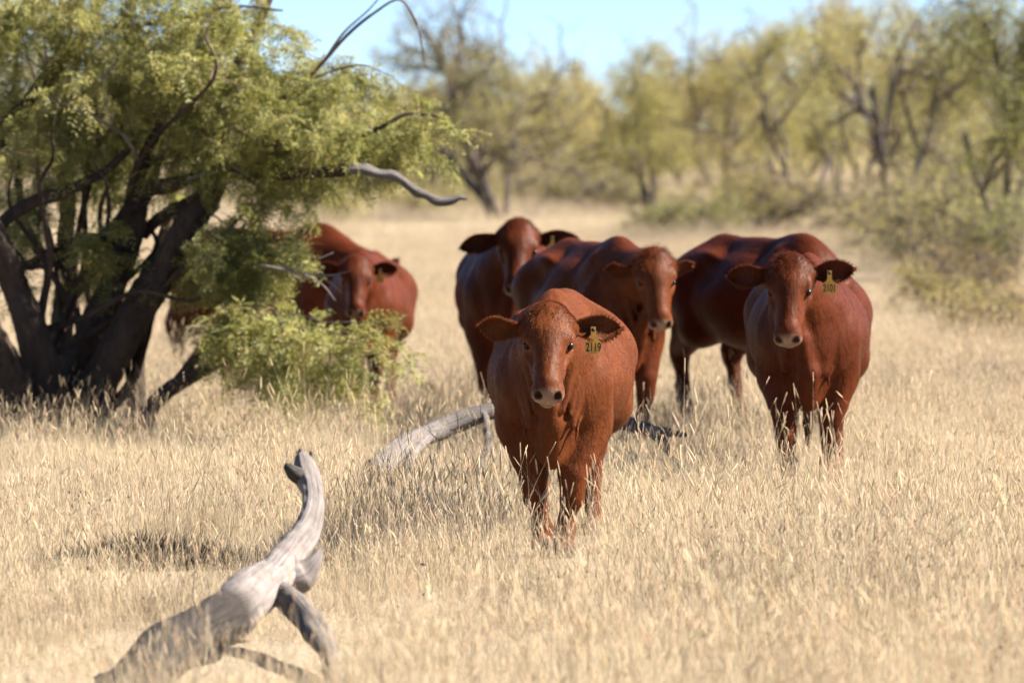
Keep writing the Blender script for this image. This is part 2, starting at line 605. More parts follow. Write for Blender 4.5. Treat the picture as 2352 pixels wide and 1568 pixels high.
    for s in (1, -1):
        HE((.195, s * .124, -.040), (.026, .016, .018), .010, 'sub')      # eye socket
        HE((.497, s * .043, -.046), (.028, .014, .020), .008, 'sub')      # nostril
        HA((.505, s * .050, -.048), (.478, s * .072, -.026), .009, .006, .008, 'sub')
    HA((.505, -.045, -.117), (.505, .045, -.117), .008, .008, .010, 'sub')  # mouth
    for s in (1, -1): HA((.505, s * .045, -.117), (.42, s * .080, -.122), .007, .005, .010, 'sub')
    return p


def ear_mesh(L_, W, droop, cup, mat, cols):
    """leaf shaped, cupped ear along +x, opening toward -z"""
    nu, nv = 16, 11
    V = []
    for i in range(nu):
        u = i / (nu - 1)
        w = W * (.30 + .70 * math.sin(math.pi * min(1, u / .55) / 2) ** 1.0) if u < .55 else W * max(0.02, 1 - ((u - .55) / .452) ** 1.7) ** .75
        for j in range(nv):
            v = -1 + 2 * j / (nv - 1)
            th = v * (cup * (1 - .55 * u))
            rad = w / max(.2, cup * (1 - .55 * u))
            y = rad * math.sin(th); z = rad * (math.cos(th) - 1) + .010 * math.sin(u * 9 + v * 2)
            V.append((u * L_, y, z - droop * u * u * L_))
    V = np.array(V)
    i, j = np.meshgrid(np.arange(nu - 1), np.arange(nv - 1), indexing='ij')
    a_ = (i * nv + j).ravel()
    F = np.stack([a_, a_ + 1, a_ + 1 + nv, a_ + nv], -1)
    me = mesh_data("ear", V, F, mat, True, np.broadcast_to(cols, (len(V), 3)))
    return me, V, F


def strands(name, roots, tips, cols, rad, mat, parent):
    """a coat of short hairs, three points each"""
    n = len(roots)
    cu = bpy.data.hair_curves.new(name)
    cu.add_curves([3] * n)
    pts = np.empty((n, 3, 3), np.float32)
    pts[:, 0] = roots
    pts[:, 2] = tips
    pts[:, 1] = (roots + tips) / 2 + RNG.normal(0, .0012, (n, 3))
    cu.attributes["position"].data.foreach_set("vector", pts.ravel())
    r = np.empty((n, 3), np.float32); r[:, 0] = rad; r[:, 1] = rad * .8; r[:, 2] = rad * .15
    ra = cu.attributes.get("radius") or cu.attributes.new("radius", 'FLOAT', 'POINT')
    ra.data.foreach_set("value", r.ravel())
    c = np.ones((n, 4), np.float32); c[:, :3] = cols
    ca = cu.attributes.new("col", 'FLOAT_COLOR', 'CURVE')
    ca.data.foreach_set("color", c.ravel())
    cu.materials.append(mat)
    o = bpy.data.objects.new(name, cu)
    COL.objects.link(o)
    o.parent = parent
    return o


def make_cow(o):
    loc = np.array(o['loc'], float)
    loc[2] = float(ground(loc[0], loc[1])) + o.get('dz', 0)
    root = empty("cow", loc, o['rz'])
    root.scale = (o['s'],) * 3
    tag(root, o['label'], "cow", "red cattle of the herd")
    o['_head'] = head_frame(o['poll'], o['yaw'], o['pitch'], o.get('roll', 0))
    poll, R = o['_head']
    V, F = field_mesh(cow_prims(o), o['h'])
    # coat colours: a property of the hide
    base = np.array(o['col'])
    C = np.tile(base, (len(V), 1))
    hl = (V - poll) @ R.T                     # head coordinates
    inhead = (hl[:, 0] > -.08) & (hl[:, 0] < .6) & (np.abs(hl[:, 1]) < .2) & (hl[:, 2] > -.3) & (hl[:, 2] < .12)
    def blend(w, col):
        nonlocal C
        w = np.clip(w, 0, 1)[:, None]
        C = C * (1 - w) + np.array(col) * w
    face = np.array(o.get('face', base))
    blend(np.where(inhead, np.clip((hl[:, 0] - .02) / .15, 0, 1), 0), face)
    crown = inhead * np.exp(-((hl[:, 0] - .01) / .05) ** 2) * (hl[:, 2] > -.10)
    blend(crown * .4, base * np.array([.62, .55, .6]))
    dark = inhead * np.exp(-((hl[:, 0] - .25) / .09) ** 2 - (hl[:, 1] / .035) ** 2) * .75
    blend(dark, face * .45)
    blend(inhead * np.exp(-((hl[:, 0] - .10) / .05) ** 2 - ((np.abs(hl[:, 1]) - .045) / .03) ** 2) * (hl[:, 2] > -.06) * .6, face * 1.35)
    muz = inhead * (hl[:, 0] > .36)
    pale = np.array(o.get('muzzle', (.34, .23, .165)))
    blend(muz * np.clip((hl[:, 0] - .452 - .25 * np.maximum(0, hl[:, 2] + .045) - .12 * np.maximum(0, np.abs(hl[:, 1]) - .05)) / .030, 0, 1) * .9, pale)
    blend(muz * (hl[:, 2] < -.10) * np.clip((hl[:, 0] - .43) / .03, 0, 1) * .7, pale * .85)
    blend(muz * np.clip(1 - np.abs(hl[:, 2] + .117) / .009, 0, 1) * (hl[:, 0] > .44), (.05, .022, .016))
    for s in (1, -1):
        nd = np.linalg.norm((hl - np.array([.487, s * .047, -.045])) / np.array([.030, .018, .020]), axis=1)
        blend(np.clip(1.35 - nd, 0, 1) * 3 * inhead, (.03, .014, .010))
        ed = np.linalg.norm((hl - np.array([.195, s * .115, -.042])) / np.array([.046, .05, .032]), axis=1)
        blend(np.clip(1.45 - ed, 0, 1) * 1.1 * inhead, face * 1.7 + .02)
        blend(np.clip(.72 - ed, 0, 1) * 4 * inhead, (.02, .012, .01))
    low = np.clip((.46 - V[:, 2]) / .3, 0, 1) * (np.abs(V[:, 0]) < .92)
    blend(low * .25, base * 1.25)
    blend(np.clip((.065 - V[:, 2]) / .02, 0, 1), (.04, .03, .028))
    tl = (V[:, 0] < -.955) & (V[:, 2] < .5)
    blend(tl * np.clip((.5 - V[:, 2]) / .15, 0, 1) * .9, (.02, .009, .006))
    body = obj("body", mesh_data("body", V, F, M['coat'], True, C), root)
    # eyes
    for s in (1, -1):
        c = poll + R.T @ np.array([.195, s * .1035, -.041])
        bm_v, bm_f = [], []
        nu, nv = 12, 8
        for i in range(nv + 1):
            for j in range(nu):
                th, ph = math.pi * i / nv, 2 * math.pi * j / nu
                bm_v.append(c + .0195 * np.array([math.sin(th) * math.cos(ph), math.sin(th) * math.sin(ph), math.cos(th)]))
        for i in range(nv):
            for j in range(nu):
                bm_f.append((i * nu + j, (i + 1) * nu + j, (i + 1) * nu + (j + 1) % nu, i * nu + (j + 1) % nu))
        obj("eye", mesh_data("eye", bm_v, np.array(bm_f), M['eye']), root)
    # ears
    hr, ht, hc = [], [], []
    for s in (1, -1):
        e = o['ears'][0 if s == 1 else 1]       # (sweep back, lift, twist, length)
        me, EV, EF = ear_mesh(e[3] * .245, .068, e[4] if len(e) > 4 else .06, 1.15, M['coat'], base * .8)
        d = np.array([-e[0], s * 1.0, e[1]]); d /= np.linalg.norm(d)
        n0 = np.array([-math.cos(e[2]), 0, math.sin(e[2])]); n0 -= d * (n0 @ d); n0 /= np.linalg.norm(n0)
        y0 = np.cross(n0, d)
        B = np.stack([d, y0, n0])                # ear axes in head coordinates
        W = (np.array([.068, s * .100, -.072]) + EV @ B) @ R + poll
        me.vertices.foreach_set("co", W.astype(np.float32).ravel())
        me.update()
        eo = obj("ear", me, root)
        sd = eo.modifiers.new("thickness", 'SOLIDIFY'); sd.thickness = .007; sd.offset = 0
        # fringe along the rim and fur over the back
        ax_w = B @ R
        for q in range(o['earhair']):
            u = RNG.uniform(.05, 1); i = min(15, int(u * 15.99)); rim = RNG.random() < .45
            j = (0 if RNG.random() < .5 else 10) if rim else RNG.integers(0, 11)
            pt = W[i * 11 + j] + RNG.normal(0, .003, 3)
            side = (-1 if j == 0 else 1) if rim else 0
            dirv = ax_w[0] * RNG.uniform(.3, 1) + ax_w[1] * side * RNG.uniform(.4, 1) + ax_w[2] * RNG.uniform(.0, .8) * (1 if RNG.random() < .7 else -.8)
            dirv = dirv / np.linalg.norm(dirv) + RNG.normal(0, .25, 3)
            hr.append(pt); ht.append(pt + dirv * RNG.uniform(.004, .017)); hc.append(base * RNG.uniform(.7, 1.5))
        if s == 1 and o.get('tag'):
            tag_at = W[int(o.get('tagu', .5) * 15) * 11 + o.get('tagv', 3)]
            fw = R[0] * 0 + np.array([1., 0, 0])
            make_ear_tag(root, tag_at + np.array([.040, 0, -.030]), o)
    # coat hair over the body
    tri = np.vstack([F[:, [0, 1, 2]], F[:, [0, 2, 3]]])
    A_, B_, C_ = V[tri[:, 0]], V[tri[:, 1]], V[tri[:, 2]]
    nrm = np.cross(B_ - A_, C_ - A_); ar = np.linalg.norm(nrm, axis=1)
    nrm /= ar[:, None] + 1e-12
    nh = o['hair']
    pick = RNG.choice(len(tri), nh, p=ar / ar.sum())
    r1, r2 = np.sqrt(RNG.random(nh))[:, None], RNG.random(nh)[:, None]
    roots = A_[pick] * (1 - r1) + B_[pick] * r1 * (1 - r2) + C_[pick] * r1 * r2
    nn = nrm[pick]
    flow = np.tile(np.array([-.75, 0, -.65]), (nh, 1))
    hl = (roots - poll) @ R.T
    hd = (hl[:, 0] > -.1) & (hl[:, 0] < .6) & (np.abs(hl[:, 1]) < .2) & (hl[:, 2] > -.3) & (hl[:, 2] < .12)
    flow[hd] = R[0] * .6 + np.array([0, 0, -.3])
    flow += RNG.normal(0, .22, flow.shape)
    flow -= nn * (flow * nn).sum(1)[:, None]
    flow /= np.linalg.norm(flow, axis=1)[:, None] + 1e-9
    Lh = RNG.uniform(.007, .014, nh)
    tuft = hd & (hl[:, 0] < .05 + .03 * o.get('tuft', 1.0)) & (hl[:, 2] > -.07)
    tw_ = np.clip((.10 + .03 * o.get('tuft', 1.0) - hl[:, 0]) / .09, 0, 1) * np.clip((hl[:, 2] + .12) / .06, 0, 1) * hd
    Lh *= 1 + (1.6 * o.get('tuft', 1.0) - .2) * tw_ * RNG.uniform(.5, 1.2, nh)
    Lh[hd & (hl[:, 0] > .2)] *= .55
    lift = (.22 + .45 * tw_)[:, None]
    tailm = (roots[:, 0] < -.96) & (roots[:, 2] < .52)
    Lh[tailm] *= 4.5
    vi = tri[pick][:, 0]
    ok = ~((hd & (hl[:, 0] > .41)) | (np.min([np.linalg.norm(hl - [.19, s * .11, -.05], axis=1) for s in (1, -1)], axis=0) < .035) | (roots[:, 2] < .07))
    tips = roots + (flow * (1 - lift * .4) + nn * lift) * Lh[:, None]
    tips[tailm] = roots[tailm] + np.array([0, 0, -1.]) * Lh[tailm][:, None] + RNG.normal(0, .018, (tailm.sum(), 3))
    cols = C[vi] * RNG.uniform(.75, 1.3, (nh, 1))
    roots = np.vstack([roots[ok] - nn[ok] * .002, np.array(hr)]); tips = np.vstack([tips[ok], np.array(ht)]); cols = np.vstack([cols[ok], np.array(hc)])
    ho = strands("coat_hair", roots, tips, cols, o.get('hrad', .00055), M['hair'], root)
    tag(ho, kind="stuff")
    return root


def make_ear_tag(root, at, o):
    """a plastic livestock tag: narrow neck above a panel with cut corners, number printed on it"""
    out = [(-.010, .012), (.010, .012), (.011, -.030), (.018, -.040), (.032, -.050), (.034, -.082), (.022, -.100), (-.022, -.100), (-.034, -.082), (-.032, -.050), (-.018, -.040), (-.011, -.030)]
    k = o.get('tagsize', 1.0)
    n = len(out)
    yaw = o.get('tagyaw', 0.0)
    X = np.array([math.cos(yaw), math.sin(yaw), 0]); Y = np.array([-math.sin(yaw), math.cos(yaw), 0]); Z = np.array([0, 0, 1.])
    V = [at + X * .0015 + Y * -x * k + Z * z * k for x, z in out] + [at - X * .0015 + Y * -x * k + Z * z * k for x, z in out]
    F = [tuple(range(n))[::-1], tuple(range(n, 2 * n))] + [(i, (i + 1) % n, n + (i + 1) % n, n + i) for i in range(n)]
    t = obj("ear_tag", mesh_data("ear_tag", V, F, M['tag'], False), root)
    # stud through the ear
    sv, sf = tube(np.array([at - X * .050, at - X * .004, at + X * .006]), [.007 * k, .009 * k, .008 * k], 8)
    obj("stud", mesh_data("stud", sv, sf, M['ink']), t)
    num = o.get('tagnum')
    if num:
        fc = bpy.data.curves.new("tag_number", 'FONT')
        fc.body = num; fc.size = .034 * k; fc.align_x = 'CENTER'; fc.align_y = 'CENTER'
        fc.extrude = .0003; fc.offset = .0007
        fo = bpy.data.objects.new("tag_text_source", fc)
        COL.objects.link(fo)
        bpy.context.view_layer.update()
        me = bpy.data.meshes.new_from_object(fo.evaluated_get(bpy.context.evaluated_depsgraph_get()))
        bpy.data.objects.remove(fo)
        no = obj("tag_number", me, t)
        me.materials.clear(); me.materials.append(M['ink'])
        co = np.empty(len(me.vertices) * 3, np.float32); me.vertices.foreach_get("co", co); co = co.reshape(-1, 3)
        W = at + np.outer(co[:, 0] * .92, Y) + np.outer(co[:, 1] * 1.45 - .073 * k, Z) + np.outer(co[:, 2] + .0022, X)
        me.vertices.foreach_set("co", W.astype(np.float32).ravel()); me.update()


def cow_at(px, d, deg):
    p = P(px, 700, d)
    return (p[0], d, 0), math.radians(deg)


RED = (.20, .052, .021)
DARK = (.074, .0165, .0050)
cows = [
    dict(px=1283, d=21.45, deg=-93.5, s=1.0, h=.0105, hair=150000, earhair=3500, hump=1.0, belly=.352,
         tuft=.5, poll=(.96, .0, 1.235), yaw=.05, pitch=.90, roll=-.03, fl=(.08, -.075, 0), fr=(-.04, .070, 0), hl=(.1, 0, 0), hr=(-.12, 0, 0),
         ears=((.10, -.12, -1.05, 1.05), (.10, -.05, -.35, .95)), col=(.128, .0370, .0118), face=(.132, .0380, .0118), tag=True, tagnum="2119", tagu=.5, tagv=3, tagsize=1.18, tagyaw=.10,
         label="lighter red-brown cow with yellow ear tag 2119 walking ahead of the herd"),
    dict(px=1856, d=26.1, deg=-94, s=1.08, h=.0125, hair=60000, earhair=1800, hump=1.1, belly=.335,
         tuft=1.6, poll=(.92, -.10, 1.30), yaw=-.06, pitch=1.05, roll=.04, fl=(-.03, -.02, 0), fr=(.06, .03, 0), hl=(.15, .02, 0), hr=(-.1, 0, 0),
         ears=((.18, -.1, -1.0, 1.02), (.02, -.1, -1.0, 1.0)), col=(.088, .0205, .0063), face=(.098, .0240, .0074), tag=True, tagnum="2101", tagu=.5, tagv=3, tagsize=1.15,
         label="big dark red cow standing with tag 2101 and drooping dewlap, another rump beside it"),
    dict(px=1768, d=30.2, deg=-64, s=1.10, h=.015, hair=30000, earhair=400, hump=.8, belly=.36,
         poll=(.92, -.22, .98), yaw=-.3, pitch=1.1, fl=(0, 0, 0), fr=(.05, 0, 0), hl=(.14, -.02, 0), hr=(-.10, 0, 0), tail=-.10,
         ears=((.2, -.1, -.6, .9), (.2, -.1, -.6, .9)), col=DARK,
         label="dark red cow showing only its rump and hind legs behind another cow"),
    dict(px=1376, d=29.9, deg=-73, s=1.08, h=.0135, hair=42000, earhair=700, hump=1.0, belly=.36,
         tuft=2.0, poll=(1.05, .02, 1.22), yaw=-.12, pitch=1.08, roll=.06, fl=(.05, 0, 0), fr=(-.05, .02, 0), hl=(.1, 0, 0), hr=(-.1, 0, 0),
         ears=((.3, -.5, -.4, .75), (.3, -.6, -.4, .9)), col=(.092, .0220, .0067), face=(.126, .035, .0105),
         label="red cow with tousled poll and pale nose, its body half hidden by the leading cow"),
    dict(px=1172, d=33.0, deg=-91, s=1.19, h=.015, hair=36000, earhair=600, hump=.7, belly=.35,
         poll=(.86, .07, 1.33), yaw=-.05, pitch=.95, roll=-.06, fl=(0, 0, 0), fr=(.05, .0, 0), hl=(.1, 0, 0), hr=(-.1, 0, 0),
         ears=((.10, -.1, -.7, 1.15), (-.28, -.1, -.8, 1.15)), col=(.078, .0175, .0055), face=(.086, .0200, .0064), tag=True, tagu=.45, tagv=2,
         label="dark red cow at the back holding its head high with ears spread wide"),
    dict(px=842, d=34.9, deg=-93, s=.99, h=.015, hair=36000, earhair=900, hump=1.0, belly=.33,
         poll=(.92, .0, 1.26), yaw=.05, pitch=1.05, roll=-.03, fl=(.08, -.03, 0), fr=(-.05, .0, 0), hl=(.1, 0, 0), hr=(-.1, 0, 0),
         ears=((.1, -.1, -1.0, .95), (.1, -.1, -.8, .9)), col=(.095, .0225, .0072), face=(.092, .0215, .0070), tag=True, tagu=.4, tagv=3,
         label="red cow looking out from behind the leafy lower limb of the tree"),
    dict(px=642, d=38.4, deg=-34, s=1.13, h=.017, hair=20000, earhair=200, hump=1.35, belly=.35,
         poll=(1.02, -.10, 1.08), yaw=-.2, pitch=1.1, fl=(.04, 0, 0), fr=(-.06, .0, 0), hl=(.1, 0, 0), hr=(-.12, 0, 0),
         ears=((.3, -.1, -.6, .9), (.3, -.1, -.6, .9)), col=(.092, .0215, .0070),
         label="humped red cow mostly screened by the tree's foliage, behind the one looking out"),
]
for c in cows:
    c['loc'], c['rz'] = cow_at(c['px'], c['d'], c['deg'])
    make_cow(c)

#STAGE2
# ------------------------------------------------------------------ scattering of uncountable plants
def scatter(name, points, rot, scl, idx, sources, parent=None):
    """one object whose points each carry one of the source meshes"""
    me = bpy.data.meshes.new(name)
    n = len(points)
    me.vertices.add(n)
    me.vertices.foreach_set("co", np.asarray(points, np.float32).ravel())
    for an, arr, ty in (("rot", rot, 'FLOAT_VECTOR'), ("scl", scl, 'FLOAT_VECTOR')):
        me.attributes.new(an, ty, 'POINT').data.foreach_set("vector", np.asarray(arr, np.float32).ravel())
    me.attributes.new("idx", 'INT', 'POINT').data.foreach_set("value", np.asarray(idx, np.int32))
    o = obj(name, me, parent)
    src = bpy.data.collections.new(name + "_pieces")
    for i, m in enumerate(sources):
        src.objects.link(bpy.data.objects.new("%s_piece_%02d" % (name, i), m))
    ng = bpy.data.node_groups.new(name + "_scatter", 'GeometryNodeTree')
    ng.interface.new_socket("Geometry", in_out='INPUT', socket_type='NodeSocketGeometry')
    ng.interface.new_socket("Geometry", in_out='OUTPUT', socket_type='NodeSocketGeometry')
    N, L = ng.nodes, ng.links
    gi, go = N.new("NodeGroupInput"), N.new("NodeGroupOutput")
    iop = N.new("GeometryNodeInstanceOnPoints")
    ci = N.new("GeometryNodeCollectionInfo")
    ci.inputs["Collection"].default_value = src
    ci.inputs["Separate Children"].default_value = True
    ci.inputs["Reset Children"].default_value = True
    def na(nm, ty):
        q = N.new("GeometryNodeInputNamedAttribute"); q.data_type = ty; q.inputs["Name"].default_value = nm
        return next(s for s in q.outputs if s.enabled and s.name == "Attribute")
    e2r = N.new("FunctionNodeEulerToRotation")
    L.new(na("rot", 'FLOAT_VECTOR'), e2r.inputs[0])
    L.new(gi.outputs[0], iop.inputs["Points"])
    L.new(ci.outputs[0], iop.inputs["Instance"])
    iop.inputs["Pick Instance"].default_value = True
    L.new(na("idx", 'INT'), iop.inputs["Instance Index"])
    L.new(e2r.outputs[0], iop.inputs["Rotation"])
    L.new(na("scl", 'FLOAT_VECTOR'), iop.inputs["Scale"])
    L.new(iop.outputs[0], go.inputs[0])
    o.modifiers.new("scatter", 'NODES').node_group = ng
    return o


def ribbons(root, dirs, length, width, curl, nseg=4, rng=RNG):
    """many bent blades at once: root (n,3), dirs (n,3) start direction, curl (n,3) added along the blade"""
    n = len(root)
    side = np.cross(dirs, rng.normal(0, 1, (n, 3))); side /= np.linalg.norm(side, axis=1)[:, None] + 1e-9
    V = np.zeros((n, nseg + 1, 2, 3))
    for i in range(nseg + 1):
        t = i / nseg
        c = root + (dirs * t + curl * t * t) * length[:, None]
        w = width * (1 - t ** 2.2 * .9)
        V[:, i, 0] = c - side * w[:, None] / 2
        V[:, i, 1] = c + side * w[:, None] / 2
    base = (np.arange(n) * (nseg + 1) * 2)[:, None]
    q = np.arange(nseg)[None, :] * 2
    F = np.stack([base + q, base + q + 1, base + q + 3, base + q + 2], -1).reshape(-1, 4)
    return V.reshape(-1, 3), F, (nseg + 1) * 2


def grass_clump(kind, seed, spread, n):
    rng = np.random.default_rng(seed)
    sp = Soup()
    r = spread * np.sqrt(rng.random(n)); th = rng.uniform(0, 6.283, n)
    root = np.stack([r * np.cos(th), r * np.sin(th), np.full(n, -.02)], -1)
    tint = np.clip(rng.normal(1, .13, (n, 1)), .6, 1.35) * (1 + rng.normal(0, .035, (n, 3)))
    if kind == 'tall':
        L_ = .11 + .27 * rng.random(n) ** 1.7; w = rng.uniform(.0010, .0017, n); lean, cl = .13, .12
    elif kind == 'stalk':
        L_ = rng.uniform(.26, .46, n); w = rng.uniform(.0012, .0020, n); lean, cl = .16, .14; tint *= 1.18
    elif kind == 'mid':
        L_ = rng.uniform(.05, .16, n); w = rng.uniform(.0010, .0020, n); lean, cl = .27, .28
    elif kind == 'low':
        L_ = rng.uniform(.03, .11, n); w = rng.uniform(.0012, .0028, n); lean, cl = .8, .6
        tint *= np.array([.86, .85, .88])
    else:                                   # grey-brown forb
        L_ = rng.uniform(.08, .22, n); w = rng.uniform(.0014, .0026, n); lean, cl = .4, .3
        tint *= np.array([.42, .38, .38])
    d = np.stack([rng.normal(0, lean, n), rng.normal(0, lean, n), np.ones(n)], -1)
    d /= np.linalg.norm(d, axis=1)[:, None]
    cu = np.stack([rng.normal(0, cl, n), rng.normal(0, cl, n), -np.abs(rng.normal(0, cl * .7, n))], -1)
    V, F, k = ribbons(root, d, L_, w, cu, 4, rng)
    V[:, 2] = np.maximum(V[:, 2], -.03)
    sp.add(V, F, np.repeat(tint, k, 0))
    if kind in ('tall', 'forb', 'stalk'):
        m = rng.random(n) < {'tall': .28, 'forb': .3, 'stalk': .85}[kind]
        for i in np.argwhere(m).ravel():
            tip = root[i] + (d[i] + cu[i]) * L_[i]
            ax = d[i] + 2 * cu[i]; ax /= np.linalg.norm(ax)
            if kind != 'forb':
                hl_ = rng.uniform(.025, .06); hw = rng.uniform(.0012, .0023)
                v, f = tube(np.array([tip - ax * hl_ * .2, tip + ax * hl_ * .15, tip + ax * hl_ * .6, tip + ax * hl_]), [hw * .4, hw, hw * .8, hw * .15], 4)
                sp.add(v, f, tint[i] * np.array([1.12, 1.08, 1.05]))
            else:
                v, f = tube(np.array([tip, tip + ax * .008, tip + ax * .016]), [.002, .006, .002], 4)
                sp.add(v, f, tint[i] * .5)
    return sp.mesh("grass_" + kind, M['straw'])


src = []
for i in range(4): src.append(grass_clump('tall', 100 + i, .22, 115))     # 0-3
for i in range(4): src.append(grass_clump('mid', 200 + i, .24, 240))      # 4-7
for i in range(4): src.append(grass_clump('low', 300 + i, .28, 120))      # 8-11
for i in range(2): src.append(grass_clump('forb', 400 + i, .16, 26))     # 12-13
for i in range(3): src.append(grass_clump('tall', 500 + i, .55, 200))    # 14-16 for the distance
for i in range(3): src.append(grass_clump('mid', 600 + i, .60, 240))     # 17-19
for i in range(3): src.append(grass_clump('stalk', 650 + i, .30, 16))    # 20-22


def value_noise(x, y, s, seed):
    rng = np.random.default_rng(seed)
    g = rng.random((64, 64))
    u, v = x / s, y / s
    i, j = np.floor(u).astype(int), np.floor(v).astype(int)
    fu, fv = u - i, v - j
    fu, fv = fu * fu * (3 - 2 * fu), fv * fv * (3 - 2 * fv)
    G = lambda a_, b_: g[a_ % 64, b_ % 64]
    return (G(i, j) * (1 - fu) + G(i + 1, j) * fu) * (1 - fv) + (G(i, j + 1) * (1 - fu) + G(i + 1, j + 1) * fu) * fv


SHADE_AT = P(330, 1285, 20.9)
SHADE_AT_L = P(600, 1290, 20.6)
FEET = [(c_['loc'][0], c_['loc'][1]) for c_ in cows[:1]]
LOG_SEGS = [((P(190, 1700, 15.2)[0], 15.2), (P(672, 1282, 17.5)[0], 17.5)), ((P(660, 1380, 17.0)[0], 17.0), (P(775, 1660, 15.3)[0], 15.3))]
pts, rots, scls, ids = [], [], [], []


def sow(d0, d1, dens, margin, kinds, probs, smin, smax, seed):
    rng = np.random.default_rng(seed)
    area = (d1 - d0) * 2 * (.122 * (d0 + d1) / 2 + margin)
    n = int(area * dens)
    y = np.sqrt(rng.uniform(d0 ** 2, d1 ** 2, n))
    x = rng.uniform(-1, 1, n) * (.122 * y + margin)
    patch = value_noise(x, y, 1.5, 5) * .55 + value_noise(x, y, .5, 6) * .45
    patch = np.clip((patch - .5) * 1.7 + .5, 0, 1)
    keep = rng.random(n) < np.clip(.16 + patch * 1.4, 0, 1)
    # grass thinned so the dark stems imitating a shadow beside the limb show
    hx = (x - SHADE_AT[0]) / .62; hy = (y - 20.2) / 1.05
    hole = hx ** 2 + hy ** 2
    keep &= ~((hole < 1) & (rng.random(n) < .84))
    for fx_, fy_ in FEET:
        keep &= ~((((x - fx_) / .50) ** 2 + ((y - fy_ + 1.0) / 1.15) ** 2 < 1) & (rng.random(n) < .60))
    for (lx0, ly0), (lx1, ly1) in LOG_SEGS:
        t_ = np.clip(((x - lx0) * (lx1 - lx0) + (y - ly0) * (ly1 - ly0)) / ((lx1 - lx0) ** 2 + (ly1 - ly0) ** 2), 0, 1)
        dd_ = np.hypot(x - lx0 - (lx1 - lx0) * t_, (y - ly0 - (ly1 - ly0) * t_) * .6 + .12)
        keep &= ~((dd_ < .36) & (rng.random(n) < .74))
    x, y, patch = x[keep], y[keep], patch[keep]
    m = len(x)
    k = rng.choice(kinds, m, p=probs)
    s_ = rng.uniform(smin, smax, m) * (.50 + .82 * patch)
    for fx_, fy_ in FEET:                                   # cropped and trodden where the animals stand
        s_ = np.where(((x - fx_) / .55) ** 2 + ((y - fy_ + 1.0) / 1.3) ** 2 < 1, np.minimum(s_, .85) * .72, s_)
    pts.append(np.stack([x, y, ground(x, y)], -1))
    rots.append(np.stack([rng.normal(0, .06, m), rng.normal(0, .06, m), rng.uniform(0, 6.283, m)], -1))
    scls.append(np.stack([s_ * 1.05, s_ * 1.05, s_ * rng.uniform(.85, 1.15, m)], -1))
    ids.append(k)


near_k = list(range(23)); near_p = np.array([.07] * 4 + [.085] * 4 + [.085] * 4 + [.016] * 2 + [0] * 6 + [.075] * 3); near_p = near_p / near_p.sum()
sow(11.5, 24, 46, 1.3, near_k, near_p, .8, 1.15, 1)
sow(24, 46, 32, 1.6, near_k, near_p, .85, 1.25, 2)
sow(46, 95, 5.5, 3.5, [14, 15, 16, 17, 18, 19], [1 / 6] * 6, .9, 1.35, 3)
sow(95, 230, 1.5, 7, [14, 15, 16, 17, 18, 19], [1 / 6] * 6, 1.1, 1.7, 4)
gr = scatter("dry_grass", np.vstack(pts), np.vstack(rots), np.vstack(scls), np.concatenate(ids), src)
tag(gr, "tall pale straw-coloured dry grass covering the pasture", "grass", kind="stuff")

# ------------------------------------------------------------------ dead wood
def grain_attr(me, path_len, sides, n):
    """coordinates along and round the limb, for the lengthwise wood grain"""
    vec = np.zeros((len(me.vertices), 3), np.float32)
    i = np.repeat(np.arange(n), sides); j = np.tile(np.arange(sides), n)
    th = j / sides * 2 * math.pi
    vec[:n * sides, 0] = np.cos(th) * 3.2
    vec[:n * sides, 1] = np.sin(th) * 3.2
    vec[:n * sides, 2] = np.interp(i, [0, n - 1], [0, path_len * 2.2])
    me.attributes.new("grain", 'FLOAT_VECTOR', 'POINT').data.foreach_set("vector", vec.ravel())


def deadwood(name, rows, parent, col_fn, sides=20, ridge=.035, lump=.05, n=10, seed=0):
    """rows of (px, py, d, radius in layout px)"""
    pr = np.array([[*P(r_[0], r_[1], r_[2]), r_[3] / FPX * r_[2]] for r_ in rows])
    sm = smooth_path(pr, n)
    rng = np.random.default_rng(seed)
    v, f = tube(sm[:, :3], sm[:, 3], sides, ridge, rng, lump)
    t = np.concatenate([np.repeat(np.linspace(0, 1, len(sm)), sides), [0, 1]])
    loc = np.array(parent.location)
    me = mesh_data(name, v - loc, f, M['wood'], True, col_fn(t))
    grain_attr(me, np.linalg.norm(np.diff(sm[:, :3], axis=0), axis=1).sum(), sides, len(sm))
    return obj(name, me, parent)


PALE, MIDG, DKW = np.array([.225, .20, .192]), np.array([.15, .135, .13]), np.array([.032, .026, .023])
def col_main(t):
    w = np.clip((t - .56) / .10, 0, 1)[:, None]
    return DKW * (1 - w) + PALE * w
flat = lambda c: (lambda t: np.tile(c, (len(t), 1)))
b0 = P(300, 1640, 15.6)
log = tag(empty("dead_limb", (b0[0], b0[1], float(ground(b0[0], b0[1])))), "bleached dead limb with upturned forked end lying in the grass", "dead branch")
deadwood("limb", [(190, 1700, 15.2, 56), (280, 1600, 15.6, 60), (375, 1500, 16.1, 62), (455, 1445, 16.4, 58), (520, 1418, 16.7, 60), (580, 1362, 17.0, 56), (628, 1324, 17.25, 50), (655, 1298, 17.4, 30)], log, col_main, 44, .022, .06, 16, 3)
deadwood("upturned_branch", [(612, 1342, 17.12, 44), (640, 1308, 17.28, 47), (670, 1268, 17.45, 39), (702, 1226, 17.6, 31), (718, 1172, 17.75, 26), (716, 1125, 17.9, 24), (704, 1092, 18.0, 27), (697, 1064, 18.05, 22), (692, 1046, 18.1, 13), (690, 1030, 18.1, 4)], log, flat(PALE), 40, .028, .06, 14, 4)
deadwood("splinter", [(704, 1075, 18.05, 14), (712, 1055, 18.1, 9), (716, 1036, 18.1, 3)], log, flat(PALE * .9), 10, .08, .1, 5, 15)
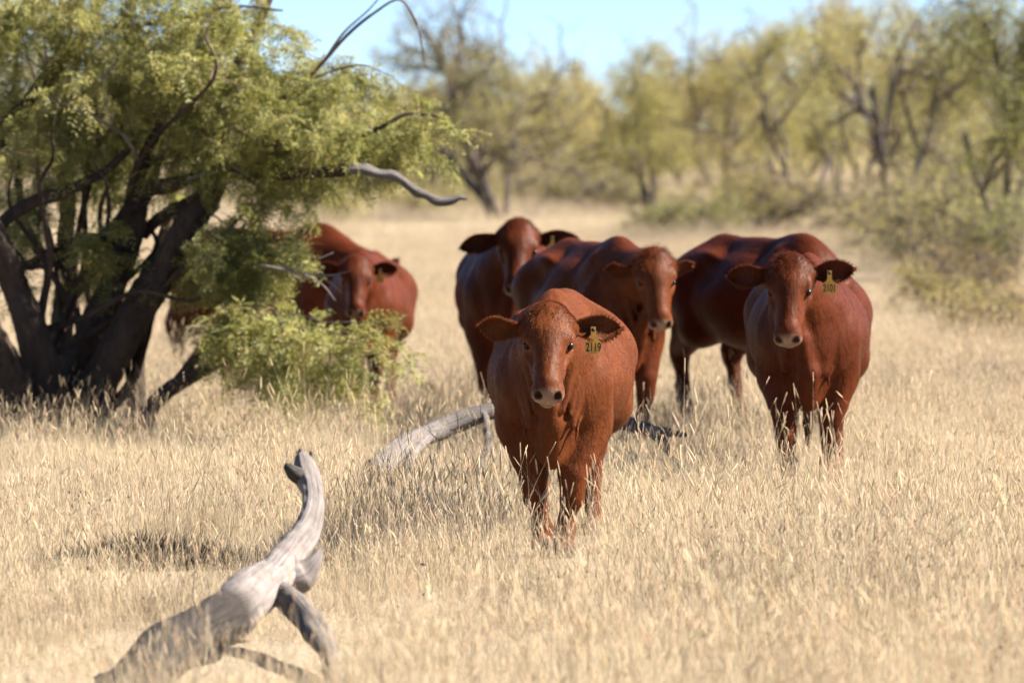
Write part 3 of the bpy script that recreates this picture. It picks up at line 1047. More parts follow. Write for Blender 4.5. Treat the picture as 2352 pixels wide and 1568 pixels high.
deadwood("stub", [(700, 1100, 18.0, 20), (676, 1085, 17.95, 17), (660, 1070, 17.9, 9)], log, flat(MIDG * .5), 12, .05, .08, 6, 5)
deadwood("knot", [(660, 1320, 17.3, 52), (700, 1312, 17.3, 42), (722, 1290, 17.3, 20), (738, 1258, 17.35, 5)], log, flat(PALE * .95), 16, .05, .10, 8, 6)
deadwood("lower_branch", [(640, 1360, 17.1, 34), (680, 1395, 16.9, 30), (720, 1440, 16.6, 30), (755, 1500, 16.2, 26), (770, 1570, 15.8, 24), (775, 1660, 15.3, 18)], log, flat(MIDG * 1.05), 18, .06, .10, 8, 7)

b1 = P(1150, 1110, 26)
arch = tag(empty("fallen_log", (b1[0], b1[1], float(ground(b1[0], b1[1])))), "grey arched fallen log behind the leading cow, splintered at both ends", "log")
deadwood("limb", [(860, 1085, 25.2, 28), (930, 1022, 25.6, 24), (1010, 986, 25.9, 22), (1085, 955, 26.0, 21), (1160, 938, 26.1, 21), (1260, 930, 26.1, 25), (1360, 945, 26.0, 22), (1440, 972, 25.9, 19), (1500, 992, 25.8, 14), (1545, 1050, 25.6, 9), (1565, 1090, 25.5, 6)], arch, lambda t: np.where(t[:, None] < .28, MIDG * 1.15, MIDG * .8), 18, .07, .08, 8, 8)
deadwood("side_branch", [(1480, 985, 25.8, 11), (1530, 990, 25.7, 9), (1578, 998, 25.6, 4)], arch, flat(PALE), 10, .1, .1, 6, 9)
deadwood("side_branch", [(1112, 948, 26.0, 9), (1120, 1010, 25.85, 8), (1106, 1060, 25.7, 6), (1098, 1110, 25.5, 4)], arch, flat(MIDG), 12, .08, .1, 6, 10)
deadwood("side_branch", [(1000, 980, 25.9, 14), (960, 1030, 25.6, 12), (930, 1080, 25.4, 10)], arch, flat(PALE * .9), 12, .08, .1, 6, 12)

# ------------------------------------------------------------------ the near mesquite
TD = 31.0
tb = P(200, 990, TD)
tree = tag(empty("mesquite_tree", (tb[0], TD, float(ground(tb[0], TD)))), "mesquite tree with several dark leaning trunks and drooping feathery leaves", "tree")
TL = np.array(tree.location)
NET = []                                   # sampled wood of the tree, for growing twigs: x y z r


def stem(name, rows, mat='bark', sides=14, ridge=.075, n=8, lump=.05, seed=0, net=True):
    """rows of (px, py, depth offset from the tree, radius in layout px)"""
    pr = np.array([[*P(r_[0], r_[1], TD + r_[2]), r_[3] / FPX * (TD + r_[2])] for r_ in rows])
    sm = smooth_path(pr, n)
    v, f = tube(sm[:, :3], sm[:, 3], sides, ridge, np.random.default_rng(seed), lump)
    if net: NET.append(sm)
    if mat == 'wood':
        me = mesh_data(name, v - TL, f, M['wood'], True, np.tile(MIDG, (len(v), 1)))
        grain_attr(me, np.linalg.norm(np.diff(sm[:, :3], axis=0), axis=1).sum(), sides, len(sm))
    else:
        me = mesh_data(name, v - TL, f, M[mat])
    return obj(name, me, tree)


T = lambda rows, **k: stem("trunk", [(a_, b_, c_, r_ * .84) for a_, b_, c_, r_ in rows], sides=44, ridge=.062, n=22, **k)
T([(165, 1040, 0, 62), (205, 930, 0, 52), (268, 800, -.1, 48), (330, 690, -.1, 44), (395, 580, -.1, 40), (450, 490, -.1, 38), (490, 425, -.1, 32), (500, 360, -.1, 24), (502, 300, -.1, 19), (520, 220, 0, 15), (560, 120, .1, 12), (600, 45, .2, 11), (630, -30, .3, 9)], seed=1)
T([(140, 1040, .3, 55), (165, 900, .3, 48), (215, 760, .25, 42), (265, 640, .2, 38), (305, 520, .2, 32), (312, 450, .15, 27), (322, 390, .1, 21), (348, 325, .1, 17), (378, 272, .1, 13)], seed=2)
T([(120, 1040, -.2, 62), (105, 900, -.2, 54), (75, 770, -.3, 44), (35, 660, -.3, 38), (0, 570, -.4, 32), (-60, 440, -.5, 26), (-150, 300, -.6, 18)], seed=3)
T([(100, 1040, .7, 46), (130, 850, .8, 34), (150, 680, .9, 28), (150, 560, 1.0, 24), (155, 470, 1.0, 22), (140, 360, 1.1, 16), (150, 240, 1.2, 12), (190, 100, 1.2, 8), (230, -20, 1.2, 5)], seed=4)
T([(70, 1040, -.5, 60), (25, 880, -.6, 50), (-30, 770, -.7, 44), (-110, 640, -.9, 34), (-220, 480, -1.1, 24), (-330, 300, -1.2, 14)], seed=5)
T([(315, 1040, .8, 28), (312, 900, .8, 24), (318, 790, .9, 21), (330, 690, 1.0, 18), (360, 580, 1.2, 14), (400, 450, 1.4, 11), (430, 300, 1.6, 8)], seed=6)
Lm = lambda rows, **k: stem("limb", rows, **k)
Lm([(300, 1030, -.2, 26), (340, 950, -.3, 21), (395, 890, -.4, 18), (480, 842, -.6, 14), (560, 795, -.8, 10), (640, 768, -1.0, 8), (760, 745, -1.2, 5), (870, 742, -1.3, 2.5)], seed=7)
Lm([(395, 890, -.4, 13), (450, 820, -.5, 11), (500, 760, -.6, 9), (560, 735, -.6, 7), (680, 725, -.6, 5), (800, 765, -.7, 2.5)], seed=8)
Lm([(232, 960, .1, 13), (300, 880, .1, 11), (330, 800, .1, 9), (360, 700, .2, 8), (430, 620, .2, 7), (540, 570, .2, 5), (680, 545, .2, 3)], seed=9)
Lm([(200, 880, 0, 22), (250, 800, .2, 22), (300, 700, .4, 20), (370, 600, .6, 17), (440, 520, .8, 14), (500, 470, .9, 10)], seed=10)
Lm([(-60, 400, .2, 22), (10, 300, .2, 22), (60, 245, .2, 21), (105, 185, .2, 18), (145, 140, .2, 12), (200, 60, .2, 8), (260, -40, .2, 5)], seed=11)
Lm([(310, 470, .1, 22), (240, 545, .3, 16), (170, 560, .4, 13), (100, 590, .4, 11), (10, 640, .4, 8)], seed=12)
Lm([(-40, 560, -.2, 16), (20, 500, -.2, 16), (75, 465, -.2, 15), (150, 438, -.1, 14), (230, 400, 0, 10), (310, 330, .1, 7)], seed=13)
Lm([(318, 440, .1, 20), (355, 430, 0, 18), (400, 422, -.1, 16), (450, 405, -.2, 12), (520, 385, -.3, 8), (560, 405, -.4, 6), (604, 440, -.4, 3)], seed=14)
Lm([(495, 440, -.1, 22), (430, 470, .1, 17), (370, 500, .3, 14), (330, 540, .4, 12)], seed=15)
Lm([(505, 390, -.1, 20), (580, 392, -.1, 17), (660, 398, -.4, 15), (740, 396, -.7, 14), (815, 387, -.95, 13)], seed=16)
stem("dead_branch", [(800, 388, -1.0, 12), (838, 390, -1.0, 15), (870, 400, -1.0, 11), (905, 404, -1.0, 12), (935, 424, -1.0, 10), (958, 441, -1.0, 12), (980, 449, -1.0, 9), (1005, 462, -1.0, 10), (1035, 461, -1.0, 8), (1055, 454, -1.0, 5), (1073, 456, -1.0, 3)], 'wood', 20, .07, 8, .10, 17, net=False)
stem("dead_branch", [(845, 388, -1.0, 10), (838, 380, -1.0, 7), (830, 376, -1.0, 3)], 'wood', 8, .05, 4, .1, 18, net=False)
Lm([(505, 300, -.1, 13), (560, 275, -.2, 8), (620, 240, -.3, 7), (680, 207, -.3, 5.5), (744, 141, -.3, 4.5), (800, 79, -.3, 4), (860, 30, -.3, 3.2), (918, 0, -.3, 2.8), (955, 50, -.3, 2.2), (970, 110, -.3, 1.8), (978, 156, -.3, 1.2)], mat='twig', seed=19)
Lm([(744, 141, -.3, 3), (790, 75, -.4, 2.6), (850, 20, -.4, 2), (890, -30, -.4, 1.5)], mat='twig', seed=20)
Lm([(700, 190, -.3, 3), (760, 165, -.35, 2.4), (830, 150, -.4, 2), (900, 175, -.4, 1.2)], mat='twig', seed=27)
Lm([(505, 350, -.1, 13), (573, 330, -.4, 9), (650, 330, -.5, 8), (725, 327, -.6, 7), (810, 319, -.7, 6), (880, 290, -.8, 5), (935, 262, -.8, 4), (1005, 266, -.8, 2)], seed=21)
Lm([(505, 260, 0, 12), (560, 220, .3, 9), (640, 180, .5, 7), (720, 190, .6, 5), (820, 180, .7, 3)], seed=22)
Lm([(500, 330, -.1, 12), (440, 290, .2, 9), (400, 200, .3, 7), (380, 100, .4, 6), (400, 0, .4, 4)], seed=23)
Lm([(330, 380, .1, 12), (400, 345, .5, 9), (470, 300, .7, 7), (540, 240, .9, 5)], seed=24)
Lm([(110, 600, .2, 13), (60, 520, .6, 11), (40, 400, .9, 9), (30, 250, 1.0, 7), (40, 100, 1.1, 5)], seed=25)
Lm([(200, 60, .2, 6), (300, 60, .1, 5), (400, 45, 0, 5), (500, 20, 0, 4), (560, 15, 0, 3), (650, 25, 0, 2)], seed=26)
for k, rows in enumerate(([(318, 365, .0, 6), (295, 325, -.1, 6), (270, 300, -.1, 6), (200, 262, -.2, 5), (115, 225, -.2, 4)],
                          [(268, 300, -.1, 5), (248, 250, -.2, 4), (235, 185, -.2, 4), (265, 145, -.2, 3), (270, 100, -.2, 2)],
                          [(430, 410, -.3, 5), (500, 395, -.3, 5), (540, 385, -.4, 5), (600, 438, -.4, 2)],
                          [(100, 165, 0, 5), (105, 130, -.1, 5), (102, 85, -.1, 3)],
                          [(600, 610, -.9, 5), (700, 628, -1.0, 4), (760, 632, -1.0, 3), (805, 622, -1.0, 1.5)],
                          [(720, 628, -1.0, 3), (760, 650, -1.0, 2), (785, 672, -1.0, 1)],
                          [(640, 600, -1.0, 3), (690, 640, -1.05, 2.5), (745, 612, -1.05, 1.5)], [(700, 630, -1.05, 2.5), (742, 655, -1.1, 2), (770, 690, -1.1, 1)],
                          [(660, 622, -1.0, 3), (720, 600, -1.1, 2), (765, 580, -1.1, 1)])):
    stem("dead_twig", [(a_, b_, c_, r_ * .72) for a_, b_, c_, r_ in rows], 'grey', 8, .03, 6, .05, 40 + k, net=False)

rngl = np.random.default_rng(505)
low = [(150, 900), (190, 850), (110, 820), (230, 760), (300, 880), (90, 760), (260, 680), (160, 700)]
high = [(60, 120), (180, 60), (300, 90), (420, 150), (250, 220), (120, 300), (380, 260), (470, 80), (30, 380), (560, 300), (640, 430), (220, 380), (440, 560), (520, 640), (340, 480), (20, 560)]
for k, (hx_, hy_) in enumerate(high):
    lx_, ly_ = low[k % 8]
    z0, z1 = rngl.uniform(-.2, .8), rngl.uniform(-.9, 1.2)
    q = [rngl.normal(0, 22) for _ in range(6)]
    Lm([(lx_, ly_, z0, 9), (lx_ * .7 + hx_ * .3 + q[0], ly_ * .7 + hy_ * .3 + q[1], z0 * .7 + z1 * .3, 7.5), (lx_ * .4 + hx_ * .6 + q[2], ly_ * .4 + hy_ * .6 + q[3], z0 * .4 + z1 * .6, 5.5), (lx_ * .15 + hx_ * .85 + q[4], ly_ * .15 + hy_ * .85 + q[5], z1, 4), (hx_, hy_, z1, 2)], seed=200 + k)

# foliage masses: (px, py, rx, ry, depth offset, depth radius in m, sprays)
masses = [(80, -20, 200, 80, .4, 1.1, 80), (300, -10, 200, 70, .3, 1.1, 90), (520, 0, 120, 60, .3, .9, 50),
          (140, 110, 200, 140, .4, 1.2, 150), (340, 140, 190, 130, .3, 1.2, 160), (70, 290, 150, 120, .3, 1.1, 105), (240, 250, 150, 110, .8, .9, 90),
          (450, 200, 160, 130, .2, 1.2, 140), (610, 215, 140, 100, .0, 1.1, 120), (745, 285, 140, 80, -.2, 1.0, 115), (890, 312, 105, 55, -.3, .6, 70),
          (545, 340, 150, 75, 0, 1.0, 95), (690, 360, 130, 48, -.3, .9, 75), (190, 420, 130, 80, .8, .8, 60), (50, 470, 90, 80, .8, .8, 40),
          (430, 60, 180, 80, .4, 1.1, 100), (20, 20, 150, 100, .5, 1.2, 70), (600, 70, 60, 40, .2, .6, 20), (740, 160, 90, 50, 0, .8, 26),
          (945, 335, 55, 50, -.3, .5, 18), (600, 440, 80, 45, -.1, .7, 30), (360, 420, 120, 60, 1.2, .6, 36),
          (560, 610, 105, 80, -.2, .8, 78), (625, 545, 65, 32, .1, .6, 30), (520, 735, 75, 75, -.3, .8, 50), (585, 738, 95, 65, -.8, .7, 70),
          (725, 790, 100, 52, -1.1, .6, 62), (810, 830, 65, 55, -1.2, .5, 40), (560, 815, 130, 45, -.6, .7, 66), (440, 640, 40, 55, .2, .5, 16), (700, 850, 120, 40, -1.0, .5, 38),
          (500, 555, 75, 45, -.5, .4, 60), (565, 562, 70, 36, -.6, .4, 44), (100, 560, 90, 60, .2, .6, 26), (250, 530, 80, 60, .1, .6, 24), (20, 660, 60, 60, .3, .5, 14), (310, 590, 70, 70, 1.2, .5, 22), (180, 640, 80, 60, 1.3, .5, 20)]


def compound_leaf(rng, sp, base, ax, dn, length, col):
    """one feathery leaf: a stalk with two combs of narrow leaflets"""
    ax = ax / np.linalg.norm(ax)
    side = np.cross(ax, dn); side /= np.linalg.norm(side) + 1e-9
    for s in (1, -1):
        a2 = ax + side * s * .35 + rng.normal(0, .08, 3); a2 /= np.linalg.norm(a2)
        sd = np.cross(a2, dn + rng.normal(0, .5, 3)); sd /= np.linalg.norm(sd) + 1e-9
        n = int(length / .020)
        t = (np.arange(n) + .5) / n
        pos = base + np.outer(t * length, a2) + np.outer(t * t * length * .45, dn)
        for q in (1, -1):
            d = sd * q * .9 + a2 * .45 + dn * .25 + rng.normal(0, .12, (n, 3))
            d /= np.linalg.norm(d, axis=1)[:, None]
            L_ = .050 * (1 - .55 * np.abs(t - .4)) * rng.uniform(.85, 1.15, n)
            w = np.cross(d, rng.normal(0, 1, (n, 3)) * .6 + np.cross(a2, sd)); w /= np.linalg.norm(w, axis=1)[:, None] + 1e-9
            v = np.stack([pos, pos + d * L_[:, None] * .5 + w * .0050, pos + d * L_[:, None], pos + d * L_[:, None] * .5 - w * .0050], 1)
            f = (np.arange(n) * 4)[:, None] + np.arange(4)[None, :]
            sp.add(v.reshape(-1, 3), f, col * rng.uniform(.85, 1.15))


def spray(seed, nleaf):
    """a hanging twig with leaves, growing along +x from the origin"""
    rng = np.random.default_rng(seed)
    lf = Soup()
    path = smooth_path(np.array([[0, 0, 0], [.10, .01, .0], [.20, -.01, -.03], [.32, 0, -.09]]) + rng.normal(0, .012, (4, 3)), 5)
    v, f = tube(path, np.linspace(.0028, .0010, len(path)), 4)
    lf.add(v, f, np.array([.55, .40, .8]))
    for k in range(nleaf):
        i = rng.integers(2, len(path))
        ax = rng.normal(0, .75, 3) + np.array([.5, 0, -.25])
        tint = np.array([1, 1, 1]) * rng.uniform(.8, 1.2) * np.array([rng.uniform(.92, 1.1), 1, rng.uniform(.8, 1.25)])
        compound_leaf(rng, lf, path[i], ax, np.array([0, 0, -1.]), rng.uniform(.10, .19), tint)
    return lf.mesh("leaf_spray", M['leaf'], False)


sprays = [spray(700 + i, 9) for i in range(5)]
net = np.vstack(NET)
rng = np.random.default_rng(77)
sp_p, sp_r, sp_s, sp_i = [], [], [], []
tw = Soup()
for (mx, my, rx, ry, dz, dr, ns) in masses:
    c = P(mx, my, TD + dz)
    sx, sz = rx / FPX * TD, ry / FPX * TD
    # a few twig systems per mass, each carrying a clump of sprays
    left = int(ns * (.43 if my < 480 else .40))
    while left > 0:
        q = rng.normal(0, .55, 3); q *= min(1, 1.0 / (np.linalg.norm(q) + 1e-6))
        end = c + q * np.array([sx, dr, sz])
        d = np.linalg.norm((net[:, :3] - end) * np.array([1, .8, 1]), axis=1) - .1 * (end[2] - net[:, 2])
        s0 = net[np.argmin(d)]
        if np.linalg.norm(s0[:3] - end) > 2.6: left -= 1; continue
        a_ = s0[:3]; L_ = np.linalg.norm(end - a_)
        ctrl = (a_ + end) / 2 + np.array([0, 0, .16 * L_]) + rng.normal(0, .07 * L_, 3)
        path = smooth_path(np.stack([a_, ctrl, end]), 6)
        r0 = min(s0[3] * .6, .004 + .006 * L_)
        v, f = tube(path, np.linspace(r0, .0022, len(path)), 5)
        tw.add(v - TL, f)
        m = min(left, rng.integers(2, 6))
        for k in range(m):
            t = 1 - rng.random() ** 1.6 * .65
            i = t * (len(path) - 1); i0 = min(int(i), len(path) - 2)
            pt = path[i0] + (path[i0 + 1] - path[i0]) * (i - i0) + rng.normal(0, .03, 3)
            sp_p.append(pt - TL)
            dirv = path[-1] - path[0]
            yaw = math.atan2(dirv[1], dirv[0]) + rng.normal(0, .9)
            sp_r.append((rng.normal(0, .5), rng.uniform(-.3, 1.1), yaw))
            s_ = rng.uniform(.75, 1.2); sp_s.append((s_, s_, s_)); sp_i.append(rng.integers(0, 5))
        left -= m
# sparse leaves along the long outer whip
for rowset in (NET[18], NET[19]):
    for k in range(14):
        i = rng.integers(len(rowset) // 3, len(rowset))
        sp_p.append(rowset[i][:3] - TL); sp_r.append((rng.normal(0, .5), rng.uniform(.3, 1.3), rng.uniform(0, 6.28)))
        s_ = rng.uniform(.5, .8); sp_s.append((s_, s_, s_)); sp_i.append(rng.integers(0, 5))
two = obj("twigs", tw.mesh("twigs", M['twig']), tree); tag(two, kind="stuff")
cr = scatter("crown", np.array(sp_p), np.array(sp_r), np.array(sp_s), np.array(sp_i), sprays, tree)
tag(cr, kind="stuff")

# ------------------------------------------------------------------ trees and shrubs of the background
def far_tree(px, d, h, w, seed, label, cat="tree", name="mesquite_tree", group="trees at the far side of the pasture", leaves=9000, lsize=.075, stems=3, spread=.5, tone=(1, 1, 1), bare=.22, clear=.22, drop=0):
    rng = np.random.default_rng(seed)
    x = P(px, 500, d)[0]
    root = empty(name, (x, d, float(ground(x, d)) - drop), rng.uniform(0, 6.28))
    tag(root, label, cat, group)
    wood = Soup(); tips = []
    def grow(p, dirv, L_, r, lev):
        n = 5
        pts = [p]; dd = dirv / np.linalg.norm(dirv)
        for i in range(n):
            dd = dd + rng.normal(0, .16 + .05 * lev, 3) + np.array([0, 0, .06 if lev < 2 else -.03])
            dd /= np.linalg.norm(dd)
            pts.append(pts[-1] + dd * L_ / n)
        pts = np.array(pts)
        v, f = tube(pts, np.linspace(r, r * .6, n + 1), 6 if lev < 2 else 4, .06 if lev < 2 else 0, rng)
        wood.add(v, f)
        if lev >= 2: tips.extend(pts[2:])
        if lev < 4 and r > h * .0009:
            for k in range(rng.integers(2, 4) + (1 if lev == 1 else 0)):
                t = rng.uniform(.45, 1.0); b = pts[min(n, int(t * n))]
                nd = dd + rng.normal(0, .62, 3) * np.array([w / h * 1.3, w / h * 1.3, .7])
                grow(b, nd, L_ * rng.uniform(.6, .85), r * .58, lev + 1)
    for s in range(stems):
        th = rng.uniform(0, 6.28)
        dv = np.array([math.cos(th) * spread, math.sin(th) * spread, 1.0])
        grow(np.array([rng.normal(0, .06), rng.normal(0, .06), -.1]) * h / 5, dv, h * rng.uniform(.30, .40), h * .014 * rng.uniform(.8, 1.2), 0)
    tips = np.array(tips)
    ext = np.percentile(np.abs(tips[:, :2]), 96); top = np.percentile(tips[:, 2], 99)
    sc = np.array([w / 2 / ext, w / 2 / ext, h / top * .97])
    wv = np.vstack(wood.v) * sc
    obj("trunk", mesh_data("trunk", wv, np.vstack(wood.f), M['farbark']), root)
    tips = tips * sc
    tips = tips[tips[:, 2] > clear * h]
    # leafy clumps: some twigs carry many leaves, some hardly any
    wgt = rng.random(len(tips)) ** 1.5 * np.clip((tips[:, 2] / h - clear) * 4, .15, 1)
    leaves = int(leaves * 2.3)
    pk = rng.choice(len(tips), leaves, p=wgt / wgt.sum())
    c = tips[pk] + rng.normal(0, .075 * h ** .5, (leaves, 3))
    c[:, 2] = np.maximum(c[:, 2], .02)
    ax = rng.normal(0, 1, (leaves, 3)); ax[:, 2] -= .7; ax /= np.linalg.norm(ax, axis=1)[:, None]
    sd = np.cross(ax, rng.normal(0, 1, (leaves, 3))); sd /= np.linalg.norm(sd, axis=1)[:, None]
    L_ = (lsize * rng.uniform(.6, 1.4, leaves))[:, None]
    v = np.stack([c, c + ax * L_ * .5 + sd * L_ * .22, c + ax * L_, c + ax * L_ * .5 - sd * L_ * .22], 1).reshape(-1, 3)
    f = (np.arange(leaves) * 4)[:, None] + np.arange(4)[None, :]
    clump = rng.uniform(.75, 1.25, len(tips))[pk][:, None]
    bm = rng.random(leaves) < bare
    v4 = v.reshape(-1, 4, 3)
    v4[bm, 1] = (c + ax * L_ * 1.2 + sd * L_ * .04)[bm]; v4[bm, 3] = (c + ax * L_ * 1.2 - sd * L_ * .04)[bm]; v4[bm, 2] = (c + ax * L_ * 2.4)[bm]
    v = v4.reshape(-1, 3)
    col = np.array(tone) * clump * rng.uniform(.85, 1.15, (leaves, 1)) * (1 + rng.normal(0, .06, (leaves, 3)))
    col[bm] = np.array([.62, .56, 1.15]) * rng.uniform(.6, 1.2, (bm.sum(), 1))
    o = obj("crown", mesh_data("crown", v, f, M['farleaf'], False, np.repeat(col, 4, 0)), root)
    tag(o, kind="stuff")
    return root


Y1, Y2, OL, GR = (1.02, 1.05, .85), (1.15, 1.10, .88), (.78, .86, .72), (1.0, .94, .92)
far_tree(1150, 112, 6.5, 6.0, 21, "rounded tree with many fanned stems and purplish bare twigs inside", leaves=11000, stems=6, spread=.75, tone=Y1, clear=.12, bare=.42)
far_tree(1385, 150, 6.0, 5.5, 22, "lower yellow-green tree in the gap where the sky dips", leaves=8000, tone=Y2, clear=.05)
far_tree(1500, 118, 4.7, 4.4, 23, "spreading tree on a thick dark split trunk", leaves=7500, stems=3, spread=.55, tone=Y1, clear=.12)
far_tree(1660, 135, 6.2, 5.0, 24, "tall broad yellowish tree behind the dark-trunked trees", leaves=9000, tone=Y2, clear=.1)
far_tree(1850, 116, 5.6, 3.8, 25, "tree with slim curving black trunk beside a forked one", leaves=7000, stems=2, spread=.3, tone=Y1, clear=.14)
far_tree(1925, 122, 6.6, 4.2, 26, "thin-crowned tree with a forked dark trunk", leaves=6000, stems=2, spread=.5, tone=GR, clear=.12)
far_tree(2055, 92, 5.6, 4.0, 27, "open airy tree on a single upright stem rising past the sky line", leaves=6500, stems=2, spread=.35, tone=Y1, clear=.10, bare=.35)
far_tree(2150, 130, 6.6, 6.0, 28, "broad olive tree behind the open airy tree", leaves=8000, tone=Y1, clear=.1)
far_tree(2310, 72, 6.0, 3.6, 29, "dense dark olive tree at the edge of the clearing", leaves=12000, stems=3, spread=.4, tone=OL, clear=.04)
far_tree(1010, 150, 3.8, 4.5, 30, "low hazy tree beyond the grey dead branch", leaves=7000, tone=Y2, clear=.05)
far_tree(860, 160, 4.6, 5.5, 31, "low olive tree seen under the open sky beyond the near mesquite", leaves=8000, tone=Y1, clear=.05)
far_tree(690, 150, 4.8, 5.5, 32, "pale tree glimpsed through the near mesquite's crown", leaves=8000, tone=Y1, clear=.05)
far_tree(430, 140, 5.5, 6.5, 33, "broad tree standing far behind the leaning trunks", leaves=8000, tone=Y1, clear=.05)
far_tree(130, 135, 6.0, 6.5, 34, "tall tree far behind the leftmost leaning trunk", leaves=8000, tone=OL, clear=.05)
far_tree(1280, 185, 5.8, 6.0, 35, "distant yellow tree between the fanned tree and the low one", leaves=8000, tone=Y2, clear=.02)
far_tree(1560, 190, 6.2, 7.0, 36, "distant tree filling the gap above the split trunk", leaves=8000, tone=Y2, clear=.02)
far_tree(1780, 185, 7.4, 7.0, 37, "distant tree crown above the slim black trunk", leaves=8000, tone=Y1, clear=.02)
far_tree(1980, 180, 7.2, 7.5, 38, "distant tree crown behind the forked dark trunk", leaves=8000, tone=Y1, clear=.02)
far_tree(2240, 175, 8.2, 8.0, 39, "tall distant tree behind the dense dark olive one", leaves=9000, tone=OL, clear=.02)
back = [(-60, 205, 6.5), (70, 235, 6.0), (250, 200, 6.2), (360, 230, 6.0), (540, 205, 5.0), (640, 240, 5.2), (770, 215, 4.6), (930, 230, 4.6), (1060, 210, 5.2),
        (1180, 240, 5.6), (1330, 225, 4.6), (1440, 215, 5.4), (1610, 235, 7.0), (1710, 215, 7.0), (1860, 240, 8.0), (2060, 225, 8.2), (2160, 245, 8.6), (2330, 220, 8.8)]
behind = ["beyond the outermost leaning trunk", "beyond the left-leaning trunk", "beyond the broken-topped middle trunk", "beyond the trunk leaning over the lower limb",
          "glimpsed past the right-leaning trunk", "beyond the side-on humped cow", "beyond the cow behind the leafy limb", "beyond the middle of the grey dead branch",
          "beyond the tip of the grey dead branch", "directly behind the fanned tree", "in the dip of the sky line", "left of the split trunk",
          "right of the split trunk", "behind the tall broad yellowish tree", "behind the slim black trunk", "behind the open airy tree",
          "between the open airy tree and the dense olive tree", "directly behind the dense olive tree"]
for k, (px_, d_, h_) in enumerate(back):
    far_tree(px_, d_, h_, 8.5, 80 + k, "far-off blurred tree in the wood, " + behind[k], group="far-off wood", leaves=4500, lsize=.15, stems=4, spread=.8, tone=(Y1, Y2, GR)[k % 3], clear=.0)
shr = dict(cat="shrub", name="shrub", group="low shrubs in the pasture", spread=1.2, stems=6, clear=.02)
far_tree(1580, 96, 1.0, 2.6, 51, "low green shrub in front of the dark-trunked trees", leaves=3200, lsize=.06, tone=OL, **shr)
far_tree(1770, 104, 1.2, 2.4, 52, "pale yellowish shrub below the slim black trunk", leaves=2600, lsize=.06, tone=Y2, **shr)
far_tree(2130, 66, 1.1, 1.8, 53, "scrubby grey-green bush below the open airy tree", leaves=2000, lsize=.04, tone=GR, **shr)
far_tree(2270, 58, 1.0, 2.0, 54, "twiggy brownish bush at the foot of the dense olive tree", leaves=2200, lsize=.04, tone=(.85, .72, .75), **shr)
far_tree(2230, 80, 1.6, 2.4, 55, "taller bush between the airy tree and the dense olive tree", leaves=3200, lsize=.05, tone=OL, **shr)
far_tree(770, 105, 1.3, 2.2, 56, "pale shrub in the open grass beyond the leaning trunks", leaves=2600, lsize=.06, tone=Y1, **shr)
far_tree(930, 118, .9, 2.2, 57, "small olive shrub under the grey dead branch", leaves=2200, lsize=.06, tone=Y1, **shr)
far_tree(1330, 140, 1.3, 3.0, 58, "low bush right of the fanned tree", leaves=2600, lsize=.07, tone=Y2, **shr)

more = [(1430, 125, 1.2, 3.4, Y1, "olive scrub between the fanned tree and the split trunk"),         (1690, 120, 1.5, 3.6, Y2, "yellowish scrub between the split trunk and the slim black trunk"),         (1950, 100, 1.5, 3.2, GR, "greyish bush at the foot of the forked trunk"),         (2080, 84, 1.5, 2.4, GR, "brownish bush crowding the open airy tree's stem"), (2190, 95, 2.2, 3.2, Y1, "tall scrub behind the brownish bush"),
        (2340, 66, 1.7, 2.2, OL, "dark bush against the dense olive tree"), (2170, 54, .7, 1.6, GR, "low dry scrub around the thin dead stalk"),
        (2320, 48, .6, 1.4, (.85, .75, .8), "low twiggy scrub near the grey dead twigs"), (1240, 130, 1.2, 3.0, Y1, "low scrub beside the fanned stems"),
        (1060, 125, 1.0, 2.6, Y1, "low scrub below the tip of the grey dead branch"), (620, 110, 1.4, 3.0, Y1, "scrub glimpsed under the near tree's crown")]
more += [         (1730, 100, 1.9, 3.4, Y2, "tall pale bush between the dark-trunked trees"),          (2120, 76, 1.8, 2.6, Y1, "full olive bush beyond the scrubby grey-green one"),
         (2300, 88, 3.0, 3.4, Y1, "high bushy growth beside the dense olive tree"),
         (1360, 128, 1.7, 3.4, Y2, "pale bush where the sky dips"), (980, 135, 1.8, 3.6, Y1, "olive bush beyond the hanging whip of the near tree"),
         (800, 128, 1.9, 3.6, Y1, "olive bush above the cow behind the leafy limb")]
for k, (px_, d_, h_, w_, tn_, lb_) in enumerate(more):
    far_tree(px_, d_, h_, w_, 120 + k, lb_, leaves=2600, lsize=.055, tone=tn_, bare=.24, **shr)

# a thin dry stalk, and grey dead brush in the grass
st = P(2170, 745, 52)
stalk = tag(empty("dry_stalk", (st[0], 52, float(ground(st[0], 52)))), "single thin dead stalk standing up from the scrub", "stalk")
sv, sf = tube(smooth_path(np.array([P(2172, 770, 52), P(2166, 700, 52), P(2176, 650, 52), P(2190, 598, 52)]) - np.array(stalk.location), 5), np.linspace(.011, .004, 16), 5)
obj("stem", mesh_data("stem", sv, sf, M['twig']), stalk)


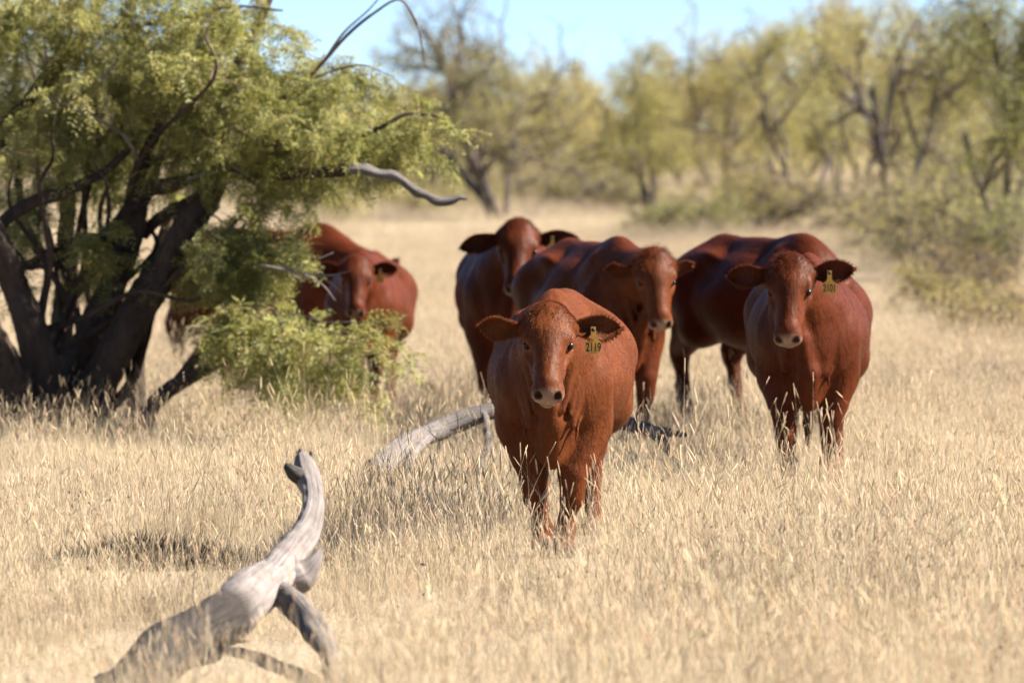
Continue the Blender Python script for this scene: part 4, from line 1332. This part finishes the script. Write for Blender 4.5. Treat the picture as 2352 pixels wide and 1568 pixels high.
def brush_heap(px, py, d, w, h, n, seed, label, mat):
    rng = np.random.default_rng(seed)
    c = P(px, py, d); g = float(ground(c[0], d))
    root = tag(empty("dead_brush", (c[0], d, g)), label, "brush", "dead brush lying in the grass")
    sp = Soup()
    for k in range(n):
        a_ = np.array([rng.uniform(-w, w) / 2, rng.uniform(-.25, .25), rng.uniform(0, h * .5)])
        b_ = a_ + np.array([rng.normal(0, .22), rng.normal(0, .15), abs(rng.normal(0, h * .6))])
        b_[2] = min(b_[2], h)
        m_ = (a_ + b_) / 2 + rng.normal(0, .04, 3)
        v, f = tube(smooth_path(np.stack([a_, m_, b_]), 3), np.linspace(.007, .002, 7), 4)
        sp.add(v, f)
    o = obj("branches", sp.mesh("branches", mat), root)
    tag(o, kind="stuff")


brush_heap(2270, 890, 37.5, 1.1, .28, 170, 61, "heap of grey dead twigs in the grass near the edge of the pasture", M['grey'])
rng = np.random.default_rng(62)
wc = P(335, 1290, 20.6)  # dark upright stems added to read as a cast shadow on the grass
shade_patch = tag(empty("shade_stems", (wc[0], 20.7, float(ground(wc[0], 20.7)))), "near-black low stems imitating a shadow in the grass beside the bleached limb", "shade_patch")
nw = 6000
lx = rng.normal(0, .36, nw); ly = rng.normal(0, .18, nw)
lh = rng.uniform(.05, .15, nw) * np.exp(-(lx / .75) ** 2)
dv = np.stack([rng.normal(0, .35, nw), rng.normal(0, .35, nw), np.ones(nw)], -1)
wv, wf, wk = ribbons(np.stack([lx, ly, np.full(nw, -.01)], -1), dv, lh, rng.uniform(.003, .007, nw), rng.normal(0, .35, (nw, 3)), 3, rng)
tag(obj("stems", mesh_data("stems", wv, wf, M['coarse']), shade_patch), kind="stuff")

rng = np.random.default_rng(909)
nq = 60000
tx = rng.uniform(-48, 48, nq); ty = rng.uniform(238, 275, nq)
hh = (1.6 + 2.6 * value_noise(tx + 90, ty, 4.0, 31) ** 1.5) * rng.random(nq) ** .7
c = np.stack([tx, ty, ground(tx, ty) + hh], -1)
ax = rng.normal(0, 1, (nq, 3)); ax /= np.linalg.norm(ax, axis=1)[:, None]
sd = np.cross(ax, rng.normal(0, 1, (nq, 3))); sd /= np.linalg.norm(sd, axis=1)[:, None]
L_ = rng.uniform(.15, .32, nq)[:, None]
v = np.stack([c, c + ax * L_ * .5 + sd * L_ * .25, c + ax * L_, c + ax * L_ * .5 - sd * L_ * .25], 1).reshape(-1, 3)
f = (np.arange(nq) * 4)[:, None] + np.arange(4)[None, :]
tag(obj("far_thicket", mesh_data("far_thicket", v, f, M['farleaf'], False, np.repeat(rng.uniform(.8, 1.15, (nq, 1)) * np.array([[1.05, 1.0, .9]]), 4, 0))),
    "far-off continuous scrub closing the view under the trees", "scrub", kind="stuff")
